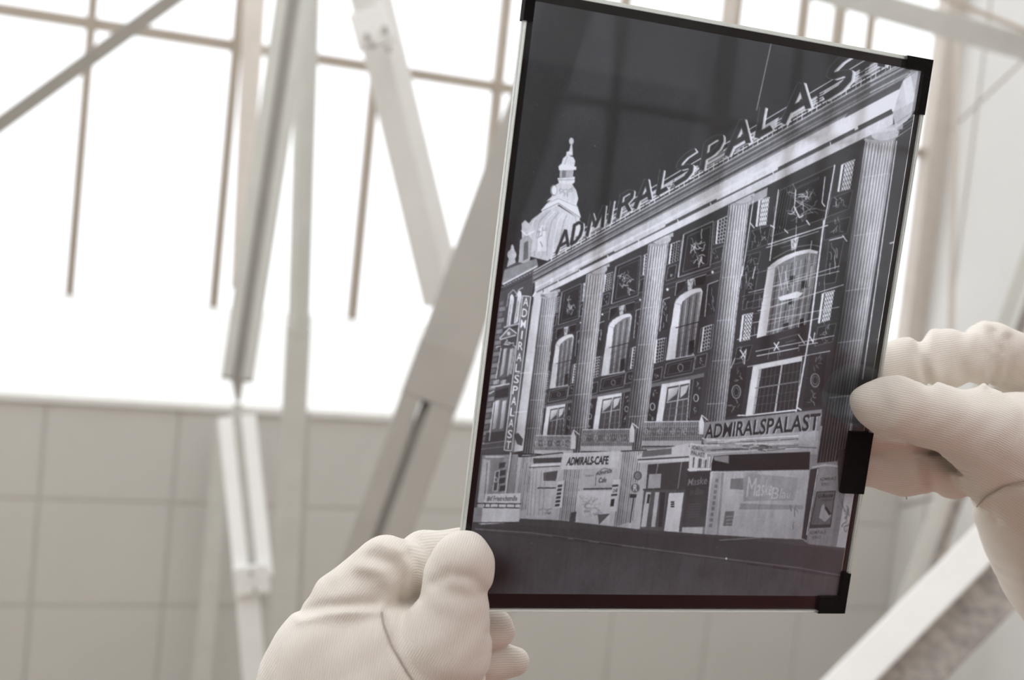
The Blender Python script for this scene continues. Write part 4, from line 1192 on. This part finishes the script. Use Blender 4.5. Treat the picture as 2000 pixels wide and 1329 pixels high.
def make_hand(name, chains, creases, palm, palm_n, vox=0.8):
    """chains: list of (k_inside, k_to_rest, [(px,py,dz,r), ...]); creases: (pts, amp mm, width mm)"""
    prim = []
    for ki, kr, pts in chains:
        prim.append((ki, kr, [(hp(*p[:3]), p[3]) for p in pts]))
    allp = np.array([p for c in prim for p, r in c[2]]); allr = np.array([r for c in prim for p, r in c[2]])
    lo = (allp - allr[:, None]).min(0) - 5; hi = (allp + allr[:, None]).max(0) + 5
    n = np.ceil((hi - lo) / vox).astype(int)
    ax = [lo[i] + np.arange(n[i]) * vox for i in range(3)]
    P = np.stack(np.meshgrid(*ax, indexing='ij'), -1).astype(np.float32)
    D = np.full(P.shape[:3], 60.0, np.float32)
    def window(pp, mg):
        q = np.array([p for p, r in pp]); rr = max(r for p, r in pp) + mg
        i0 = np.maximum(((q.min(0) - rr - lo) / vox).astype(int), 0)
        i1 = np.minimum(((q.max(0) + rr - lo) / vox).astype(int) + 2, n)
        return tuple(slice(a, b) for a, b in zip(i0, i1))
    for ki, kr, pts in prim:
        w = window(pts, max(ki, kr) + 5)
        Pw = P[w]
        d = None
        for (a, ra), (b, rb) in zip(pts[:-1], pts[1:]):
            e = seg_d(Pw, a.astype(np.float32), b.astype(np.float32), np.float32(ra), np.float32(rb))
            d = e if d is None else smin(d, e, np.float32(ki))
        D[w] = smin(D[w], d, np.float32(kr))
    # folds of the cloth, measured in the plane of sight on the near side
    for pts, amp, wd in creases:
        c = [hp(x, y, 0) for x, y in pts]
        w = list(window([(p, 1.0) for p in c], 3 * wd + 4)); w[2] = slice(0, n[2]); w = tuple(w)
        Pw = P[w]
        s = Pw[..., 2] / np.float32(np.mean([p[2] for p in c]))
        X = Pw[..., 0] / s; Y = Pw[..., 1] / s
        best = None
        for a, b in zip(c[:-1], c[1:]):
            a2 = a[:2].astype(np.float32); ab = (b - a)[:2].astype(np.float32)
            h = np.clip(((X - a2[0]) * ab[0] + (Y - a2[1]) * ab[1]) / (ab @ ab), 0, 1)
            e = (X - a2[0] - h * ab[0]) ** 2 + (Y - a2[1] - h * ab[1]) ** 2
            best = e if best is None else np.minimum(best, e)
        D[w] += np.float32(amp) * np.exp(-best / np.float32(wd * wd))
    # slack of knitted cloth
    D = D + (0.35 * np.sin(P[..., 0] * .31 + 1.7 * np.sin(P[..., 1] * .17)) * np.sin(P[..., 1] * .23 + P[..., 2] * .19 + 1.1)).astype(np.float32)
    g = openvdb.FloatGrid(4.0)
    g.copyFromArray(np.clip(D, -4, 4).astype(np.float32))
    g.gridClass = openvdb.GridClass.LEVEL_SET
    pts_, quads_ = g.convertToQuads(0.0)
    V = lo + np.asarray(pts_) * vox
    # rib coordinate: across the nearest limb
    rib = np.zeros(len(V)); bd = np.full(len(V), 1e9)
    for ci, (ki, kr, pts) in enumerate(prim):
        for (a, ra), (b, rb) in zip(pts[:-1], pts[1:]):
            e = seg_d(V, a, b, ra, rb)
            axd = unit(b - a); nrm = np.cross(axd, np.array([0, 0, 1.0]))
            nrm = nrm / (np.linalg.norm(nrm) + 1e-6)
            c = V @ np.array(palm) if ci < palm_n else (V - a) @ nrm
            mk = e < bd
            rib[mk] = c[mk]; bd[mk] = e[mk]
    Wv = CAM + (V[:, 0:1] * CR - V[:, 1:2] * CU + V[:, 2:3] * FW) / 1000.0
    me = bpy.data.meshes.new(name)
    Q_ = np.asarray(quads_).astype(np.int32)
    me.vertices.add(len(V)); me.vertices.foreach_set('co', Wv.ravel().astype(np.float32))
    me.loops.add(len(Q_) * 4); me.polygons.add(len(Q_))
    me.loops.foreach_set('vertex_index', Q_.ravel())
    me.polygons.foreach_set('loop_start', np.arange(0, len(Q_) * 4, 4, dtype=np.int32))
    me.update(calc_edges=True)
    bm = bmesh.new(); bm.from_mesh(me)
    bmesh.ops.recalc_face_normals(bm, faces=bm.faces[:])
    for _ in range(2): bmesh.ops.smooth_vert(bm, verts=bm.verts[:], factor=0.5, use_axis_x=True, use_axis_y=True, use_axis_z=True)
    bm.to_mesh(me); bm.free()
    at2 = me.attributes.new('rib', 'FLOAT', 'POINT')
    at2.data.foreach_set('value', rib.astype(np.float32))
    me.polygons.foreach_set('use_smooth', np.ones(len(me.polygons), bool))
    me.materials.append(M['glove'])
    return link(bpy.data.objects.new(name, me))

mt = bpy.data.materials.new('white_cotton_knit')
nt, N, L = nodes_of(mt)
b = N['Principled BSDF']
b.inputs['Roughness'].default_value = 0.95
b.inputs['Specular IOR Level'].default_value = 0.1
b.inputs['Sheen Weight'].default_value = 0.25
b.inputs['Sheen Roughness'].default_value = 0.6
tc = N.new('ShaderNodeTexCoord')
an = N.new('ShaderNodeAttribute'); an.attribute_name = 'rib'
nz0 = N.new('ShaderNodeTexNoise'); nz0.inputs['Scale'].default_value = 60
L.new(tc.outputs['Object'], nz0.inputs['Vector'])
ad = N.new('ShaderNodeMath'); ad.operation = 'MULTIPLY_ADD'; ad.inputs[1].default_value = 1.2
L.new(nz0.outputs['Fac'], ad.inputs[0]); L.new(an.outputs['Fac'], ad.inputs[2])
ml = N.new('ShaderNodeMath'); ml.operation = 'MULTIPLY'; ml.inputs[1].default_value = 2 * math.pi / 0.95
L.new(ad.outputs[0], ml.inputs[0])
sn = N.new('ShaderNodeMath'); sn.operation = 'SINE'; L.new(ml.outputs[0], sn.inputs[0])
nz = N.new('ShaderNodeTexNoise'); nz.inputs['Scale'].default_value = 1100; nz.inputs['Detail'].default_value = 3
L.new(tc.outputs['Object'], nz.inputs['Vector'])
hm = N.new('ShaderNodeMath'); hm.operation = 'MULTIPLY_ADD'; hm.inputs[1].default_value = 0.35
L.new(sn.outputs[0], hm.inputs[0]); L.new(nz.outputs['Fac'], hm.inputs[2])
bp = N.new('ShaderNodeBump'); bp.inputs['Strength'].default_value = 0.28; bp.inputs['Distance'].default_value = 0.0004
L.new(hm.outputs[0], bp.inputs['Height']); L.new(bp.outputs['Normal'], b.inputs['Normal'])
nz2 = N.new('ShaderNodeTexNoise'); nz2.inputs['Scale'].default_value = 22; nz2.inputs['Detail'].default_value = 5
L.new(tc.outputs['Object'], nz2.inputs['Vector'])
rp_ = N.new('ShaderNodeValToRGB')
rp_.color_ramp.elements[0].position = 0.25; rp_.color_ramp.elements[1].position = 0.75
rp_.color_ramp.elements[0].color = (0.77, 0.70, 0.625, 1); rp_.color_ramp.elements[1].color = (0.85, 0.79, 0.72, 1)
L.new(nz2.outputs['Fac'], rp_.inputs['Fac'])
mxr = N.new('ShaderNodeMix'); mxr.data_type = 'RGBA'; mxr.blend_type = 'MULTIPLY'
rp2 = N.new('ShaderNodeMapRange'); rp2.inputs[1].default_value = -1; rp2.inputs[2].default_value = 0.2; rp2.inputs[3].default_value = 0.90; rp2.inputs[4].default_value = 1.0
L.new(sn.outputs[0], rp2.inputs[0])
mxr.inputs[0].default_value = 1.0
L.new(rp_.outputs[0], mxr.inputs[6]); L.new(rp2.outputs[0], mxr.inputs[7])
L.new(mxr.outputs[2], b.inputs['Base Color'])
M['glove'] = mt

left = make_hand('gloved_hand', [
    # palm and wrist
    (22, 1.5, [(770, 1345, -2, 24), (700, 1350, 10, 30), (640, 1330, 14, 20)]),
    (18, 14, [(735, 1245, -2, 11), (660, 1275, 4, 15), (700, 1370, 2, 30)]),
    (22, 20, [(830, 1330, -4, 20), (730, 1400, 6, 34), (705, 1490, 8, 33), (690, 1560, 10, 32)]),
    # index finger: up from the knuckle, then round behind the glass
    (9, 4, [(630, 1290, 14, 17), (690, 1190, 9, 15.0), (752, 1116, 10, 11.4), (800, 1122, 17, 10.6), (880, 1130, 14.8, 9.5)]),
    # middle finger
    (8, 1.2, [(690, 1260, 26, 13), (770, 1150, 25, 12), (832, 1097, 21, 10.4), (900, 1090, 15.6, 10), (960, 1095, 14.2, 9)]),
    # ring and little finger, tips below the plate
    (8, 1.2, [(720, 1290, 40, 12), (850, 1225, 32, 10), (925, 1224, 20, 8.8), (972, 1230, 15, 7.4)]),
    (8, 1.0, [(740, 1340, 44, 11), (880, 1290, 30, 9), (950, 1290, 20, 7.8), (1008, 1293, 13, 5.6)]),
    # thumb on the front
    (5, 1.2, [(903, 1101, -12.9, 12.3), (890, 1140, -12.6, 11.9), (878, 1170, -13, 11.0)]),
    (10, 1.2, [(884, 1182, -14.5, 13.6), (862, 1270, -14, 16.5), (800, 1370, -6, 22)]),
], [
    ([(815, 1165), (800, 1176), (762, 1184)], 1.4, 2.0),
    ([(584, 1203), (640, 1188), (700, 1180), (732, 1177)], 1.9, 2.2),
    ([(584, 1214), (640, 1199), (700, 1191), (742, 1187)], -1.5, 2.4),
    ([(746, 1200), (750, 1220), (765, 1260), (800, 1320), (830, 1360)], 1.0, 1.0),
    ([(740, 1066), (790, 1080), (806, 1112), (800, 1150)], -0.9, 2.2),
    ([(726, 1092), (770, 1104), (786, 1130), (780, 1165)], 1.7, 2.4),
    ([(700, 1112), (745, 1118), (764, 1146), (762, 1170)], -1.0, 2.6),
    ([(846, 1142), (880, 1124), (920, 1128), (944, 1150)], 1.0, 2.6),
    ([(800, 1085), (815, 1110), (812, 1150)], 1.3, 2.0),
    ([(650, 1150), (690, 1130), (720, 1128)], 0.6, 3.0),
    ([(945, 1240), (985, 1235), (1000, 1220)], 0.5, 1.5),
], (1.0, 0.1, 0.0), 3)
tag(left, 'white cotton gloved hand pinching the lower left corner, thumb in front', 'hand')

right = make_hand('gloved_hand', [
    (22, 1.5, [(2010, 900, 6, 30), (2060, 1010, 14, 30), (2110, 1110, 15, 31), (2170, 1240, 17, 33)]),
    (20, 18, [(2100, 850, 16, 30), (2110, 960, 18, 30)]),
    # index finger behind
    (9, 1.2, [(2120, 760, 28, 17), (2010, 722, 28, 14), (1935, 690, 29, 12.6), (1850, 702, 25, 12.2), (1770, 716, 18.5, 11), (1700, 726, 15.4, 10.2), (1630, 732, 14, 8.8)]),
    # middle
    (8, 1.0, [(2110, 830, 42, 14), (1960, 820, 36, 12), (1860, 850, 26, 10.5), (1740, 862, 16, 9.6), (1630, 850, 14.0, 8.8)]),
    # ring
    (8, 1.0, [(2090, 930, 44, 14), (1960, 905, 32, 12), (1860, 920, 21, 11), (1760, 918, 15.6, 10), (1640, 905, 14.0, 8.8)]),
    # thumb in front
    (9, 2.2, [(1694, 786, -7.8, 7.0), (1742, 796, -12.4, 11.6), (1830, 818, -13, 13.2), (1910, 845, -10, 18), (1990, 890, -4, 27), (2040, 930, 2, 30)]),
], [
    ([(1800, 648), (1796, 690), (1810, 748)], 2.4, 2.6),
    ([(1822, 646), (1816, 690), (1826, 740)], -0.9, 2.6),
    ([(1884, 650), (1876, 700), (1882, 745)], 1.6, 3.6),
    ([(1926, 636), (1936, 690), (1920, 748)], -1.6, 2.4),
    ([(1944, 650), (1950, 690), (1936, 745)], 2.2, 2.2),
    ([(1972, 664), (1974, 700), (1964, 745)], 1.8, 2.6),
    ([(1750, 852), (1800, 872), (1850, 900), (1885, 930)], 1.2, 2.0),
    ([(1690, 888), (1760, 880), (1840, 884), (1880, 905)], 1.6, 1.6),
    ([(1792, 905), (1790, 930), (1800, 958)], -0.8, 3.0),
    ([(1815, 900), (1814, 925), (1822, 958)], 1.2, 2.6),
    ([(1850, 905), (1880, 928), (1900, 962)], 1.8, 2.2),
    ([(1870, 925), (1896, 948), (1912, 985)], -1.0, 2.0),
    ([(1925, 970), (1960, 950), (2000, 942)], 1.3, 1.3),
    ([(1722, 762), (1732, 800), (1722, 830)], 0.8, 3.6),
    ([(1905, 990), (1935, 995), (1945, 1015)], 1.1, 2.2),
    ([(1840, 765), (1900, 780), (1960, 778)], 0.7, 4.0),
], (-0.35, 0.94, 0.0), 2)
tag(right, 'white cotton gloved hand gripping the right edge, thumb pointing left in front', 'hand')
# dark jacket sleeves beyond the gloves
M['sleeve'] = mat_plain('dark_wool', (0.05, 0.05, 0.06), 0.95, 0.2, 60)
def hw(px, py, dz):
    q = hp(px, py, dz) / 1000.0
    return cs(*q)
def sleeve(parent, p0, p1, r0, r1):
    v, f = [], []
    p0, p1 = np.asarray(p0), np.asarray(p1)
    ax_ = unit(p1 - p0); a = unit(np.cross(ax_, FW)); c = np.cross(ax_, a)
    R_, S_ = 9, 24
    for i in range(R_):
        tq = i / (R_ - 1)
        for k in range(S_):
            an_ = 2 * math.pi * k / S_
            rr = (r0 + (r1 - r0) * tq) * (1 + .04 * math.sin(3 * an_ + 9 * tq) + .03 * math.sin(14 * tq))
            v.append(p0 + (p1 - p0) * tq + a * math.cos(an_) * rr + c * math.sin(an_) * rr)
    for i in range(R_ - 1):
        for k in range(S_):
            f.append((i * S_ + k, i * S_ + (k + 1) % S_, (i + 1) * S_ + (k + 1) % S_, (i + 1) * S_ + k))
    f.append(tuple(range(S_))); f.append(tuple(range((R_ - 1) * S_, R_ * S_)))
    return mesh_obj('sleeve', v, f, M['sleeve'], parent, smooth=True)
sleeve(left, hw(692, 1545, 10), hw(560, 3100, 10), .036, .055)
sleeve(right, hw(2165, 1228, 15), hw(2850, 2700, 10), .0365, .055)

# stitched seams and a loose thread, laid on the cloth
def on_cloth(hand, path, n=26):
    V = np.zeros(len(hand.data.vertices) * 3, np.float32); hand.data.vertices.foreach_get('co', V); V = V.reshape(-1, 3)
    rel = V - CAM
    z = rel @ FW; x = 1000 + (rel @ CR) / z * FPX; y = 664.5 - (rel @ CU) / z * FPX
    out_ = []
    L_ = len(path) - 1
    for i in range(n):
        f = i / (n - 1) * L_; k = min(int(f), L_ - 1)
        qx, qy = lerp(path[k], path[k + 1], f - k)
        near = (x - qx) ** 2 + (y - qy) ** 2 < 5.0 ** 2
        if near.any(): out_.append(at(qx, qy, z[near].min() - 0.0001))
    return out_
def thread(name, pts, r, mat, parent):
    v, f, S_ = [], [], 6
    for i, p in enumerate(pts):
        a = unit(np.asarray(pts[min(i + 1, len(pts) - 1)]) - np.asarray(pts[max(i - 1, 0)]))
        u = unit(np.cross(a, FW)); w = np.cross(a, u)
        for k in range(S_):
            an_ = 2 * math.pi * k / S_; v.append(p + (u * math.cos(an_) + w * math.sin(an_)) * r)
    for i in range(len(pts) - 1):
        for k in range(S_): f.append((i * S_ + k, i * S_ + (k + 1) % S_, (i + 1) * S_ + (k + 1) % S_, (i + 1) * S_ + k))
    return mesh_obj(name, v, f, mat, parent, smooth=True)
M['seam'] = mat_plain('seam_thread', (0.50, 0.44, 0.39), 0.95, 0.1, 400)
M['dark_thread'] = mat_plain('dark_thread', (0.10, 0.08, 0.07), 0.9, 0.1, 400)
thread('seam', on_cloth(left, [(746, 1196), (750, 1220), (765, 1260), (800, 1320), (822, 1350)]), 0.00035, M['seam'], left)
thread('seam', on_cloth(right, [(1908, 990), (1926, 970), (1960, 951), (2010, 941)]), 0.00035, M['seam'], right)
thread('loose_thread', [hw(1767, 955, 16), hw(1768, 964, 15), hw(1770, 970, 15), hw(1771, 976, 15.5)], 0.00022, M['dark_thread'], right)
